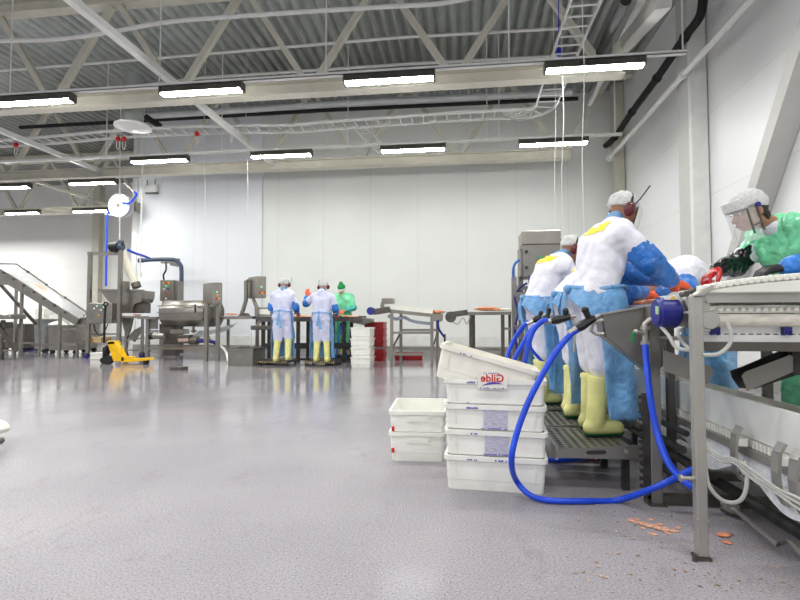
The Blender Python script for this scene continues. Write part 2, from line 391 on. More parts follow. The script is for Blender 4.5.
mb = MB(); mb.cyl(c+V((0, 0, -.02)), c+V((0, 0, .02)), .36, n=32); mb.cyl(c+V((0, 0, .02)), c+V((0, 0, .08)), .34, .22, n=32); mb.cyl(c+V((0, 0, -.05)), c+V((0, 0, -.02)), .2, .3, n=32)
build(mb, 'diffuser_disc', white_paint, t)
for dz in (.3, .55, .8): build(MB().ring(c+V((0, 0, dz)), (0, 0, 1), .212, .02, .02), 'band', galv, t)

# cable ladders
def ladder(path, w, lab, step=.3, parent=None, rung=.015):
    P = [V(p) for p in path]; t = thing('cable_ladder', lab, 'cable ladder', P[0], 'cable ladders')
    N = []
    for i, p in enumerate(P):
        d = (P[min(i+1, len(P)-1)]-P[max(i-1, 0)]); d.z = 0; d.normalize(); N.append(V((-d.y, d.x, 0)))
    for s in (-1, 1):
        mb = MB(); L = [p+q*s*w/2 for p, q in zip(P, N)]
        for a, c in zip(L, L[1:]): mb.bar(a, c, .026, .06)
        build(mb, 'side_rail', white_paint, t)
    mb = MB(); acc = 0
    for i in range(len(P)-1):
        d = P[i+1]-P[i]; Ln = d.length; u = -acc % step
        u = step-acc if acc > 0 else 0
        while u < Ln:
            f = u/Ln; q = P[i]+d*f; nn = (N[i]*(1-f)+N[i+1]*f).normalized(); mb.cyl(q-nn*w/2, q+nn*w/2, rung, n=6); u += step
        acc = (acc+Ln) % step
    build(mb, 'rungs', white_paint, t)['kind'] = 'stuff'
    return t
ZL = 5.47
run = [at(x, y, z=ZL) for x, y in ((-30, 149), (0, 146.5), (60, 143), (118, 138.5), (200, 134), (260, 132.5), (300, 133), (330, 132), (460, 123.5), (530, 119.5))]
yr = 11.0
run = [V((p.x, yr + .12*math.sin(i*1.3), ZL)) for i, p in enumerate(run)]
xl = 1.72
ladder(run + [V((.9, yr, ZL)), V((1.2, yr, ZL)), V((1.42, yr-.05, ZL)), V((1.59, yr-.16, ZL)), V((1.69, yr-.32, ZL)), V((xl, yr-.55, ZL)), V((xl, 9.8, ZL+.02)), V((xl, 7.0, ZL+.03)), V((xl, 3.5, ZL+.03))], .42, 'white cable ladder running under the trusses and turning towards the camera at right', .26)
ladder([V((-2.35, 11.25, ZL-.0)), V((-2.2, 12.3, ZL-.03)), V((-2.05, 13.05, ZL-.03))], .3, 'short white cable ladder branching off towards the back wall', .16)
g = 'red pull handles under the ladder'
for i, (px, py, s) in enumerate(((16, 145, 'leftmost, with a loop of cord'), (118, 139, 'left one of the pair beside the vent'), (124, 139, 'right one of the pair beside the vent'), (197, 134, 'alone over the wall panels at left'), (231, 131.5, 'rightmost'))):
    c = at(px, py, Y=10.95); t = thing('pull_handle', 'small red handle hanging from the cable ladder, ' + s, 'handle', c, g)
    build(MB().ball(c, (.06, .06, .065), n=12), 'grip', led_red, t)
    build(MB().hose([c+V((-.03, 0, -.05)), c+V((-.035, 0, -.17)), c+V((0, 0, -.27)), c+V((.04, 0, -.16)), c+V((.035, 0, -.05))], .009, 6, 4), 'cord_loop', white_paint, t)
c = at(559, 52, Y=8.6); solo(MB().ball(c, (.05, .05, .085)).cyl(c, (c.x, c.y, 7.49), .008, n=6), 'blue_plug', mat('bright blue plastic', (20, 40, 200), .4), 'small blue plug hanging beside the cable ladder above the front lamps', 'plug')

# hanging cables
g = 'thin cables hanging from the ceiling'
for (x0, y0, x1, y1, Y, s) in ((204, 148, 205, 283, 11.0, 'thin pale cable hanging left of the control box by the two benches'),
                           (246, 130, 249, 275, 11.3, 'thin pale cable hanging down to the tilted control box'),
                           (554, 60, 556, 232, 9.2, 'leftmost thin cable hanging above the tall steel cabinet'),
                           (562, 60, 563, 236, 8.2, 'middle thin cable hanging above the tall steel cabinet'),
                           (582, 0, 584, 232, 6.9, 'thin cable hanging down behind the nearest worker')):
    a, c = at(x0, y0, Y=Y), at(x1, y1, Y=Y); a2 = V((a.x, Y, 7.49))
    solo(MB().hose([a2, a, (a*2+c)/3+V((.02, 0, 0)), (a+c*2)/3-V((.015, 0, 0)), c], .0055, 6, 5), 'hanging_cable', white_paint, s, 'cable', g)

# pipes on the right wall
solo(MB().tube([(3.98, 3, 5.46), (3.98, 7.8, 5.46), (3.98, 10, 5.46), (3.98, 14.2, 5.44)], .055, 12).ring((3.98, 9.5, 5.46), (0, 1, 0), .08, .1, .03).ring((3.98, 14.1, 5.44), (0, 1, 0), .11, .06, .06), 'wall_pipe', white_paint, 'straight white pipe running along the upper right wall', 'pipe')
mb = MB(); P = [at(x, y, X=4.0) for x, y in ((704, -30), (703, 0), (699, 18), (685, 37), (657, 78), (632, 112), (615, 137), (604, 147))]
mb.tube(spline(P, 4), .075, 10)
for i in (3, 4, 5, 6): mb.ball(P[i], .1, n=10)
solo(mb, 'black_wall_pipe', black_pipe_m, 'black insulated pipe stepping down along the upper right wall', 'pipe')
solo(MB().tube([at(642, 0, Y=8.0), at(622, 38, Y=10.6), at(590, 104, Y=13)], .06, 10), 'ceiling_pipe', white_paint, 'white pipe beside the right wall running back under the deck', 'pipe', 'ceiling pipes')
solo(MB().bar(at(664, 0, Y=6.8), at(618, 52, Y=9.6), .2, .2), 'edge_beam', br_m, 'grey beam under the deck along the top of the right wall', 'beam')
solo(MB().tube([at(626, 0, Y=6.5), at(600, 52, Y=8.7)], .07, 10), 'black_pipe', black_pipe_m, 'black pipe beside the cable ladder at upper right', 'pipe')

# exit sign on the back wall
c = at(152, 189, Y=WY-.14)
t = thing('exit_sign', 'blank white emergency sign box on the left back wall', 'sign', c)
build(MB().box(c, (.38, .1, .24)), 'box', white_paint, t, bevel=.01)
build(MB().box(c+V((0, -.01, -.135)), (.4, .1, .03)), 'lower_edge', steel_dark, t)
for dx in (-.17, .1): build(MB().bar(c+V((dx, 0, .12)), c+V((dx, 0, .3)), .02), 'bracket', steel_dark, t)

for x, y in ((-14, 13), (-17.5, 13), (-21, 13), (-19, 16.1), (-22.5, 16.1), (-11.2, 7.96), (-14.7, 7.96), (-11, 11.35), (-14.5, 11.35), (-20.6, 19.3), (-22, 17.8), (-24, 19.5)):  # lamp rows carried on out of view; deepest ones added to brighten far-left wall
    ld = bpy.data.lights.new('unseen area light', 'AREA'); ld.shape = 'RECTANGLE'; ld.size = 1.5; ld.size_y = .12; ld.energy = 75 if y < 17 else 110; ld.color = (1, 1, .985)
    lo = bpy.data.objects.new('unseen_area_light', ld); COL.objects.link(lo); lo.location = (x, y, 4.9)
# ------------------------------------------------------------------ light: the lamp rows overhead (also those behind the camera)
for y in (4.6, 1.2, -2.2):
    for x in (-10.4, -7.3, -4.2, -1.1, 2.0):
        ld = bpy.data.lights.new('unseen area light', 'AREA'); ld.shape = 'RECTANGLE'; ld.size = 1.5; ld.size_y = .12; ld.energy = 48; ld.color = (1, 1, .985)
        lo = bpy.data.objects.new('unseen_area_light', ld); COL.objects.link(lo); lo.location = (x, y, 4.9)
w = bpy.data.worlds.new('world'); scene.world = w; w.use_nodes = True
w.node_tree.nodes['Background'].inputs[0].default_value = (.93, .95, 1, 1); w.node_tree.nodes['Background'].inputs[1].default_value = .62
vs = scene.view_settings; vs.view_transform = 'Standard'; vs.look = 'None'; vs.gamma = 1; vs.use_curve_mapping = False; vs.exposure = .2
scene.cycles.use_denoising = True
# ================================================================== people
def capsule(bm, p, q, r1, r2, n=14, flat=None):
    """closed tapered capsule p->q; flat=(axis, k) squashes the section across an axis"""
    p, q = V(p), V(q); d = q-p; L = d.length
    if L < 1e-5: d = V((0, 0, 1)); L = 1e-5
    z = d.normalized(); x = z.orthogonal().normalized(); y = z.cross(x); rings = []
    prof = [(-r1*math.sin(a), r1*math.cos(a)) for a in (R(75), R(50), R(25), 0)] + [(L+r2*math.sin(a), r2*math.cos(a)) for a in (0, R(25), R(50), R(75))]
    def pt(h, r, a):
        v = (math.cos(a)*x + math.sin(a)*y)*r
        if flat: ax = V(flat[0]).normalized(); v -= ax*v.dot(ax)*(1-flat[1])
        return p + z*h + v
    for h, r in prof: rings.append([bm.verts.new(pt(h, r, 2*math.pi*k/n)) for k in range(n)])
    a = bm.verts.new(p - z*r1); b = bm.verts.new(p + z*(L+r2))
    for k in range(n):
        j = (k+1) % n
        bm.faces.new((a, rings[0][j], rings[0][k])); bm.faces.new((b, rings[-1][k], rings[-1][j]))
        for A, B in zip(rings, rings[1:]): bm.faces.new((A[k], A[j], B[j], B[k]))

def blob(caps, voxel, smooth=2, wrinkle=0, wscale=9, cut=None, wstretch=(1, 1, .6)):
    """fuse capsules ('c',p,q,r1,r2[,flat]) and ellipsoids ('e',centre,radii[,rot]) into one continuous surface"""
    mb = MB()
    for c in caps:
        if c[0] == 'c': capsule(mb.bm, c[1], c[2], c[3], c[4], flat=c[5] if len(c) > 5 else None)
        else: mb.ball(c[1], c[2], c[3] if len(c) > 3 else None, 20)
    bmesh.ops.recalc_face_normals(mb.bm, faces=mb.bm.faces)
    me = bpy.data.meshes.new('tmp'); mb.bm.to_mesh(me); mb.bm.free()
    o = bpy.data.objects.new('tmp', me); COL.objects.link(o)
    m = o.modifiers.new('r', 'REMESH'); m.mode = 'VOXEL'; m.voxel_size = voxel
    dg = bpy.context.evaluated_depsgraph_get(); me2 = bpy.data.meshes.new_from_object(o.evaluated_get(dg))
    bpy.data.objects.remove(o); bpy.data.meshes.remove(me)
    out = MB(); out.bm.from_mesh(me2); bpy.data.meshes.remove(me2)
    for _ in range(smooth): bmesh.ops.smooth_vert(out.bm, verts=out.bm.verts, factor=.5, use_axis_x=True, use_axis_y=True, use_axis_z=True)
    if wrinkle:
        out.bm.normal_update()
        for v in out.bm.verts:
            q = V((v.co.x*wstretch[0], v.co.y*wstretch[1], v.co.z*wstretch[2]))*wscale
            w = abs(noise.noise(q)) + .5*abs(noise.noise(q*2.3+V((3, 1, 7))))
            v.co += v.normal*wrinkle*(w-.35)
    if cut:
        for co, no in cut:
            g = out.bm.verts[:]+out.bm.edges[:]+out.bm.faces[:]
            bmesh.ops.bisect_plane(out.bm, geom=g, plane_co=V(co), plane_no=V(no), clear_outer=True)
            bmesh.ops.holes_fill(out.bm, edges=[e for e in out.bm.edges if len(e.link_faces) == 1], sides=0)
    return out

def hand_caps(w, d, up, side, curl=.7, s=1.0, spread=.10, fat=0.0):
    """palm and five unequal bent fingers: w wrist, d pointing direction, up back-of-hand normal, side +1/-1 thumb side along d x up"""
    w, d, up = V(w), V(d).normalized(), V(up); up = (up-d*up.dot(d)).normalized(); t = d.cross(up)*side
    f = fat; out = [('c', w-d*.03*s, w+d*.03*s, .026*s+f, .03*s+f, (up, .75))]
    for k in (-1, 0, 1): out.append(('c', w+d*.03*s, w+d*.085*s+t*k*.025*s, .021*s+f, .017*s+f))
    for i, (off, L) in enumerate(((.031, .072), (.010, .08), (-.011, .074), (-.031, .058))):
        p = w+d*.09*s+t*off*s; a = 0
        for j, fr in enumerate((.44, .32, .24)):
            a += curl*(.55, .9, .7)[j]
            v = (d*math.cos(a) - up*math.sin(a) + t*(off*spread*40*.1)).normalized()
            q = p+v*L*fr*s; out.append(('c', p, q, (.0105-.0008*j)*s+f, (.0098-.0008*j)*s+f)); p = q
    p = w+d*.025*s+t*.026*s; q = p+(t*.75+d*.6-up*.25).normalized()*.045*s; r = q+(d*.9+t*.15-up*.45).normalized()*.032*s; e = r+(d*.8-t*.1-up*.6).normalized()*.026*s
    out += [('c', p, q, .016*s+f, .013*s+f), ('c', q, r, .0125*s+f, .0115*s+f), ('c', r, e, .0112*s+f, .0095*s+f)]
    return out

def frame_of(fwd, up):
    """rotation whose +Y is fwd, +Z near up"""
    y = V(fwd).normalized(); z = V(up); z = (z-y*z.dot(y)).normalized(); x = y.cross(z)
    return Matrix((x, y, z)).transposed()

class Person:
    """Joints in a local frame (facing +Y, x to the right), placed by base point, heading and size."""
    def __init__(s, base, heading, size=1.0, J=None, head_fwd=(0, 1, -.15), head_up=(0, .15, 1), voxel=.012):
        s.M = Matrix.Translation(V(base)) @ Matrix.Rotation(heading, 4, 'Z') @ Matrix.Scale(size, 4)
        s.k = size; s.base = V(base); s.voxel = voxel
        D = dict(aL=(-.11, -.02, .09), aR=(.11, -.02, .09), kL=(-.105, .03, .50), kR=(.105, .03, .50), hL=(-.09, 0, .93), hR=(.09, 0, .93),
                 waist=(0, 0, 1.08), chest=(0, .02, 1.30), neck=(0, .03, 1.48), head=(0, .07, 1.64),
                 sL=(-.185, .02, 1.41), sR=(.185, .02, 1.41), eL=(-.24, .02, 1.13), eR=(.24, .02, 1.13), wL=(-.22, .2, .98), wR=(.22, .2, .98))
        D.update(J or {}); s.L = {k: V(v) for k, v in D.items()}
        s.J = {k: s.M @ v for k, v in s.L.items()}
        rot = s.M.to_3x3().normalized()
        s.rot = rot; s.HF = frame_of(rot @ V(head_fwd), rot @ V(head_up))
    def w(s, p): return s.M @ V(p)
    def d(s, v): return s.rot @ V(v)
    def h(s, p): return s.J['head'] + s.HF @ (V(p)*s.k)           # head-local point: y face, z crown
    def cap(s, a, b, r1, r2, flat=None):
        a = s.J[a] if isinstance(a, str) else a; b = s.J[b] if isinstance(b, str) else b
        return ('c', a, b, r1*s.k, r2*s.k) + ((flat,) if flat else ())
    def lerp(s, a, b, t): return s.J[a].lerp(s.J[b], t)
    def torso(s, g=0):
        J, k = s.J, s.k; X = s.d((1, 0, 0)); f = s.d((0, 1, 0)); out = []
        for sg in (-1, 1):
            o = X*sg*k
            out += [s.cap(J['hL' if sg < 0 else 'hR']+o*.005, J['waist']+o*.072, .108+g, .098+g), s.cap(J['waist']+o*.07, J['chest']+o*.085, .098+g, .112+g),
                    s.cap(J['chest']+o*.085, J['sL' if sg < 0 else 'sR']+V((0, 0, -.02*k)), .11+g, .075+g)]
        out += [s.cap('chest', J['neck']-(J['neck']-J['chest'])*.3, .11+g, .076+g), s.cap('sL', J['neck'], .062+g, .05+g), s.cap('sR', J['neck'], .062+g, .05+g), s.cap('hL', 'hR', .11+g, .11+g)]
        return out
    def arm(s, sd, g=0, hand=True, curl=.7, up=None, tf=1.0):
        J = s.J; out = [s.cap('s'+sd, 'e'+sd, .056+g, .043+g), s.cap('e'+sd, 'w'+sd, .042+g, .028+g*tf)]
        return out
    def leg(s, sd, g=0): return [s.cap('h'+sd, 'k'+sd, .086+g, .058+g), s.cap('k'+sd, 'a'+sd, .056+g, .04+g)]
    def foot(s, sd, g=0, toe=(0, 1, 0)):
        a = s.J['a'+sd]; t = s.d(toe); b = V((a.x, a.y, s.base.z+max(0, a.z-s.base.z-.09*s.k)))
        return [('c', b+t*-.035*s.k+V((0, 0, .045*s.k+g)), b+t*.15*s.k+V((0, 0, .04*s.k+g)), (.04+g)*s.k, (.038+g)*s.k), ('c', a, b+V((0, 0, .05*s.k+g)), (.042+g)*s.k, (.042+g)*s.k)]
    def hands(s, hands):
        s.H = {}
        for sd, (dr, up, curl) in hands.items():
            tn = 1 if sd == 'L' else -1
            s.H[sd] = dict(w=s.J['w'+sd], d=s.d(dr), up=s.d(up), side=tn, curl=curl)
    def hand(s, sd, fat=0, sc=1.0):
        h = s.H[sd]; return hand_caps(h['w'], h['d'], h['up'], h['side'], h['curl'], s.k*sc, fat=fat)
    def build_body(s, name, m, label):
        h = s.h; k = s.k
        caps = [('e', h((0, -.012, .035)), (.076*k, .094*k, .088*k), s.HF), ('e', h((0, .018, -.03)), (.062*k, .075*k, .085*k), s.HF), ('e', h((0, .05, -.085)), (.034*k, .03*k, .024*k), s.HF),
                ('c', h((0, .088, .005)), h((0, .112, -.035)), .010*k, .015*k), ('c', h((-.03, .077, .022)), h((.03, .077, .022)), .013*k, .013*k),
                ('c', h((-.02, .082, -.066)), h((.02, .082, -.066)), .012*k, .012*k)]
        for sg in (-1, 1): caps += [('e', h((sg*.079, -.012, -.012)), (.011*k, .02*k, .032*k), s.HF), ('e', h((sg*.04, .064, -.03)), (.022*k, .018*k, .022*k), s.HF)]
        caps += [('c', s.J['neck'], h((0, -.02, -.04)), .052*k, .05*k)]
        caps += s.torso(-.02) + s.arm('L', -.006) + s.arm('R', -.006) + s.leg('L', -.012) + s.leg('R', -.012) + s.foot('L', -.006) + s.foot('R', -.006)
        for sd in s.H: caps += s.hand(sd, sc=.96)
        o = build(blob(caps, s.voxel*.8, 1), name, m, loc=s.base, ang=180); tag(o, label, 'person'); s.o = o
        for sg in (-1, 1):
            e = build(MB().ball(h((sg*.031, .0835, .004)), (.0125*k, .007*k, .0065*k), s.HF, 10), 'eye', eye_m, o)
            build(MB().ball(h((sg*.031, .0895, .0035)), (.0055*k, .003*k, .0055*k), s.HF, 8), 'iris', hair_m, e)
        build(MB().ball(h((0, .094, -.067)), (.024*k, .006*k, .008*k), s.HF, 10), 'mouth', lip_m, o)
        return o
    def part(s, caps, name, m, voxel=None, smooth=2, wrinkle=0, ws=9, cut=None, parent=None, label=None, ang=180, **k):
        return build(blob(caps, voxel or s.voxel, smooth, wrinkle, ws, cut, **k), name, m, parent or s.o, ang=ang, label=label)
    def patch(s, o, test, name, m, t=.004, label=None):
        """a cloth patch lying on garment o: the faces whose local centre passes test, lifted off by t"""
        bm = bmesh.new(); bm.from_mesh(o.data); off = origin(o); inv = s.M.inverted()
        bm.normal_update(); mb = MB(); vm = {}
        for f in bm.faces:
            if test(inv @ (f.calc_center_median()+off)):
                mb_v = []
                for v in f.verts:
                    if v.index not in vm: vm[v.index] = mb.bm.verts.new(v.co+off+v.normal*t)
                    mb_v.append(vm[v.index])
                mb.bm.faces.new(mb_v)
        bm.free()
        if not mb.bm.faces: return None
        return build(mb, name, m, s.o, ang=180, label=label)
    # ---- clothes
    def coverall(s, m, arms=True, hood=False, trouser_to=.08, wr=.022):
        g = .022; caps = s.torso(g)
        for sd in 'LR':
            caps += [s.cap('s'+sd, 'e'+sd, .066+.012, .058+.014), s.cap('e'+sd, s.lerp('e'+sd, 'w'+sd, .8), .058+.012, .044+.01)] if arms else [s.cap('s'+sd, s.lerp('s'+sd, 'e'+sd, .75), .078, .075)]
            kn, a = s.J['k'+sd], s.J['a'+sd]; e = kn.lerp(a, trouser_to)
            caps += [s.cap('h'+sd, kn, .118, .096), s.cap(kn, e, .096, .094)]
        if hood: caps += [('e', s.J['neck']+s.d((0, -.075*s.k, .0)), (.11*s.k, .06*s.k, .10*s.k), s.rot), ('e', s.J['neck']+s.d((0, -.1*s.k, -.1*s.k)), (.07*s.k, .035*s.k, .09*s.k), s.rot)]
        return s.part(caps, 'coverall', m, wrinkle=wr*s.k, ws=7)
    def collar(s, m, name='collar'):
        n, hd = s.J['neck'], s.h((0, -.03, -.06)); return s.part([('c', n, n.lerp(hd, .75), .08*s.k, .068*s.k)], name, m, wrinkle=.008)
    def boots(s, m, top=.44, sole=None, dirt=None, toe=(0, 1, 0), g=.012):
        for sd in 'LR':
            kn, a = s.J['k'+sd], s.J['a'+sd]; e = a.lerp(kn, (top-.09)/.41)
            caps = [('c', a, e, (.05+g)*s.k, (.064+g)*s.k)] + s.foot(sd, g, toe)
            bt = s.part(caps, 'boot', m, smooth=3, cut=[(e+(e-a).normalized()*.02*s.k, (e-a))])
            dr = (e-a).normalized()
            build(MB().ring(e+dr*.0, dr, (.064+g+.004)*s.k, .03*s.k, .012*s.k), 'boot_cuff', m, bt)
            t = s.d(toe); b = V((a.x, a.y, a.z-.09*s.k))
            so = blob([('c', b+t*-.035*s.k+V((0, 0, .045*s.k)), b+t*.15*s.k+V((0, 0, .045*s.k)), .058*s.k, .056*s.k)], .008, 1, cut=[(b+V((0, 0, .02*s.k)), (0, 0, 1)), (b+V((0, 0, .001)), (0, 0, -1))])
            build(so, 'boot_sole', sole or m, bt, label='dark green boot sole' if sole is sole_green else None)
    def cap_(s, m, name='cap', puff=.012, low=0.0, back=-.03):
        return s.part([('e', s.h((0, -.014, .04)), ((.082+puff)*s.k, (.1+puff)*s.k, (.09+puff)*s.k), s.HF)], name, m, voxel=.008, wrinkle=.012, ws=22,
                      cut=[(s.h((0, 0, .022+low)), s.HF @ V((0, .25, -1)))])
    def muffs(s, m=None, antenna='R'):
        b = s.part([], 'headband', black_rubber) if False else None
        pts = [s.h((math.cos(a)*.098, -.012, .01+math.sin(a)*.125)) for a in [math.pi*i/12 for i in range(13)]]
        hb = build(MB().tube(pts, .009*s.k), 'ear_defender_band', black_rubber, s.o)
        for sg in (-1, 1):
            c = s.h((sg*.098, -.012, -.012)); ax = s.HF @ V((sg, 0, 0))
            mb = MB(); mb.ball(c+ax*.008, (.028*s.k, .042*s.k, .054*s.k), s.HF); mb.ball(c+ax*.016*s.k, (.03*s.k, .031*s.k, .042*s.k), s.HF)
            mu = build(mb, 'ear_defender_cup', m or muff_m, s.o)
            if (sg > 0) == (antenna == 'R'):
                build(MB().tube([c+ax*.02, c+ax*.03*s.k+s.HF @ V((0, .03*s.k, .08*s.k)), c+ax*.03*s.k+s.HF @ V((0, .06*s.k, .2*s.k))], .005*s.k), 'antenna', black_rubber, mu)
    def sleeve(s, sd, m, t0=.55, t1=.85, fat=.02, name='sleeve_cover'):
        e, w = s.J['e'+sd], s.J['w'+sd]; a = s.J['s'+sd].lerp(e, t0); b = e.lerp(w, t1)
        return s.part([('c', a, e, (.062+fat)*s.k, (.064+fat)*s.k), ('c', e, b, (.062+fat)*s.k, (.04+fat*.7)*s.k)], name, m, wrinkle=.024*s.k, ws=11)
    def glove(s, sd, m, cuff=.75, name='glove', label=None, sc=1.12):
        e, w = s.J['e'+sd], s.J['w'+sd]
        return s.part(s.hand(sd, .0025, sc)+[('c', e.lerp(w, cuff), w, .044*s.k, .034*s.k)], name, m, voxel=.0055 if s.voxel < .013 else .008, smooth=1, label=label)
    def apron(s, m, z0=.2, z1=1.05, half=.26, gap=.0, wrap=2.1, back=False, name='apron', flare=.05, seed=0):
        """film apron wrapped round the front from waist to shin, following the body and hanging in folds"""
        J = s.L
        def fn(u, v):
            a = (u-.5)*2*(wrap+(min(wrap, 1.85)-wrap)*min(1, max(0, v-.1)/.22)**.7); z = z1+(z0-z1)*v
            c = J['waist'].lerp((J['hL']+J['hR'])/2, min(1, v*3)); lean = V((c.x, c.y, 0))
            kmid = (J['kL']+J['kR'])/2; 
            if v > .3: lean = lean.lerp(V((kmid.x, kmid.y, 0)), (v-.3)/.7)
            rx, ry = .236+flare*v, .205+flare*v*.8+(.022 if math.cos(a) < 0 else 0)
            f = .018*math.sin(a*6+seed+v*1.5+noise.noise(V((a, v*3, seed)))*2)*min(1, v*2)+.014*noise.noise(V((a*3.5, v*6, seed)))+.006*noise.noise(V((a*11, v*19, seed)))
            cn = .036*max(0, 1-v/.14)**1.5; rx -= cn; ry -= cn; p = V((lean.x+(rx+f)*math.sin(a), lean.y+.0+(ry+f)*math.cos(a), z+.01*math.sin(a*3+seed)*v)); return s.w(p)
        return build(MB().sheet(fn, 72, 40, .004), name, m, s.o, ang=180)
    def belt(s, m, z=1.03, knot=True, tail=.3):
        J = s.L; c = J['waist']
        pts = [s.w((c.x+.214*math.cos(a), c.y+.19*math.sin(a), z+.01*math.sin(3*a))) for a in [2*math.pi*i/24 for i in range(25)]]
        b = build(MB().tube(pts, .013*s.k), 'apron_tie', m, s.o)
        if knot:
            k0 = s.w((c.x+.0, c.y-.205, z))
            mb = MB(); mb.ball(k0, .03*s.k, n=10); d = s.d((0, -1, 0)); x = s.d((1, 0, 0))
            for sg in (-.6, .9):
                mb.sheet(lambda u, v: k0+d*(.015+.015*math.sin(u*3))+x*(sg*.05*u+(v-.5)*.04*(.5+u))*s.k+V((0, 0, -tail*u*s.k*(1 if sg > 0 else .8))), 6, 2, .004)
            build(mb, 'bow', m, b)
# ------------------------------------------------------------------ the three workers at the near belt
def near_worker(base, heading, size, label, J, hands, rsleeve=True, seed=0, hf=(0, 1, -.45), patch=True, tie=True, z0=.14):
    p = Person(base, heading, size, J, head_fwd=hf, head_up=(0, .45, 1), voxel=.0125)
    p.hands(hands); p.build_body('person', skin_tan, label)
    cv = p.coverall(coverall_m, wr=.03)
    p.collar(blue_film, 'film_collar')
    p.boots(boot_m, .37, sole=sole_green)
    p.cap_(hairnet_m, 'hair_cap', puff=.012)
    p.muffs(muff_m, 'R')
    for sd in 'LR': p.sleeve(sd, blue_sleeve, .62, .95, .026); p.glove(sd, orange_glove)
    p.apron(blue_film, z0, 1.0, wrap=2.95, seed=seed)
    p.belt(blue_film, .985, tail=.26)
    # yellow reflective patch across the back of the shoulders
    top = p.L['neck']
    p.patch(cv, lambda q: abs(q.x) < .15 and q.y < top.y-.03 and -.07 < q.z-top.z+.35*(q.y-top.y+.1) < .015, 'shoulder_patch', yellow_patch, label='yellow shoulder patch')
    # clear face visor on a brow band
    pts = lambda r, z: [p.h((math.sin(a)*r, math.cos(a)*r*1.12+.005, z)) for a in [R(-70)+R(140)*i/14 for i in range(15)]]
    build(MB().tube(pts(.098, .04), .008), 'visor_band', white_paint, p.o)
    build(MB().sheet(lambda u, v: p.h((math.sin(R(-66)+R(132)*u)*(.102+.012*v), math.cos(R(-66)+R(132)*u)*(.115+.03*v)+.005, .04-.19*v)), 14, 5, .002), 'visor_shield', white_film, p.o)
    return p
P25 = .25
b1 = at(593, 432, z=P25); b2 = at(573, 415, z=P25); b3 = at(541, 402, z=P25)
LEAN = dict(waist=(0, .035, 1.07), chest=(0, .10, 1.27), neck=(0, .165, 1.42), head=(0, .25, 1.535), sL=(-.19, .12, 1.355), sR=(.19, .12, 1.355),
            aL=(-.10, .03, .09), aR=(.11, -.04, .09), kL=(-.10, .06, .50), kR=(.105, .015, .50))
J1 = dict(LEAN, eR=(.26, .28, 1.14), wR=(.19, .47, 1.03), eL=(-.17, .33, 1.12), wL=(-.08, .55, 1.06))
HANDS = dict(R=((-.15, 1, -.25), (.25, .2, 1), .8), L=((.2, 1, -.3), (-.2, .2, 1), .8))
w1 = near_worker(b1, R(-76), .975, 'nearest of three workers at the belt, white coverall, blue film apron, yellow boots', J1, HANDS, seed=1)
J2 = dict(LEAN, waist=(0, .06, 1.04), neck=(0, .35, 1.17), head=(0, .49, 1.19), chest=(0, .20, 1.12), sL=(-.19, .28, 1.13), sR=(.19, .28, 1.13), eR=(.19, .38, .99), wR=(.1, .56, 1.0), eL=(-.19, .4, 1.0), wL=(-.1, .6, 1.02))
w2 = near_worker(b2, R(-78), .97, 'middle of three workers at the belt, mostly hidden behind the nearest one', J2, HANDS, seed=4)
J3 = dict(LEAN, neck=(0, .20, 1.36), head=(0, .32, 1.45), chest=(0, .11, 1.23), sL=(-.19, .15, 1.29), sR=(.19, .15, 1.29), eR=(.2, .30, 1.07), wR=(.12, .50, 1.03), eL=(-.25, .33, 1.1), wL=(-.14, .55, 1.04))
w3 = near_worker(b3, R(-76), .97, 'farthest of three workers at the belt, in front of the tall steel cabinet', J3, HANDS, seed=8)

# ------------------------------------------------------------------ worker in green at the right edge
g0 = V((2.24, 3.42, .2))
JG = dict(waist=(0, .07, 1.05), chest=(0, .19, 1.25), neck=(0, .30, 1.38), head=(-.02, .515, 1.465), sL=(-.19, .20, 1.33), sR=(.19, .24, 1.335),
          eL=(-.34, .24, 1.14), wL=(-.25, .48, 1.10), eR=(.24, .40, 1.17), wR=(.14, .60, 1.13))
pg = Person(g0, R(101), 1.0, JG, head_fwd=(0, 1, -.32), head_up=(0, .3, 1), voxel=.0125)
pg.hands(dict(L=((.25, 1, -.15), (-.2, .15, 1), .7), R=((-.1, .8, -.55), (.2, .5, .9), .9)))
pg.build_body('person', skin_tan, 'worker in green film gown and white hairnet leaning over the near belt')
pg.coverall(coverall_m, arms=False, wr=.01)
pg.boots(boot_m, .37)
caps = pg.torso(.042)+[pg.cap('s'+s, pg.lerp('s'+s, 'e'+s, .8 if s == 'L' else .5), .09, .088 if s == 'L' else .08) for s in 'LR']
caps += [pg.cap('hL', (pg.J['kL']+pg.J['hL'])/2, .13, .15), pg.cap('hR', (pg.J['kR']+pg.J['hR'])/2, .13, .15), pg.cap((pg.J['kL']+pg.J['hL'])/2, pg.J['kL']-V((0, 0, .28)), .15, .15), pg.cap((pg.J['kR']+pg.J['hR'])/2, pg.J['kR']-V((0, 0, .28)), .15, .15)]
pg.part(caps, 'green_gown', green_film, wrinkle=.045, ws=9, cut=[(g0+V((0, 0, .2)), (0, 0, -1))])
pg.part([('c', pg.J['neck']-V((0, 0, .02)), pg.J['neck'].lerp(pg.h((0, -.06, -.1)), .6), .07, .056)], 'white_collar', coverall_m, wrinkle=.01)
pg.sleeve('L', blue_sleeve, .45, .95, .032); pg.sleeve('R', black_wet, .45, 1.0, .014, name='black_gauntlet'); pg.glove('L', black_rubber); pg.glove('R', red_glove, label='wet red rubber glove')
build(blob([('e', pg.h((0, -.03, .03)), (.083, .098, .09), pg.HF), ('e', pg.h((0, -.075, -.045)), (.062, .034, .05), pg.HF)], .008, 2, .006, 40, cut=[(pg.h((0, -.02, 0)), pg.HF @ V((0, 1, -.1)))]), 'hair', hair_m, pg.o, ang=180)
pg.cap_(hairnet_m, 'hairnet', .013, low=.002)
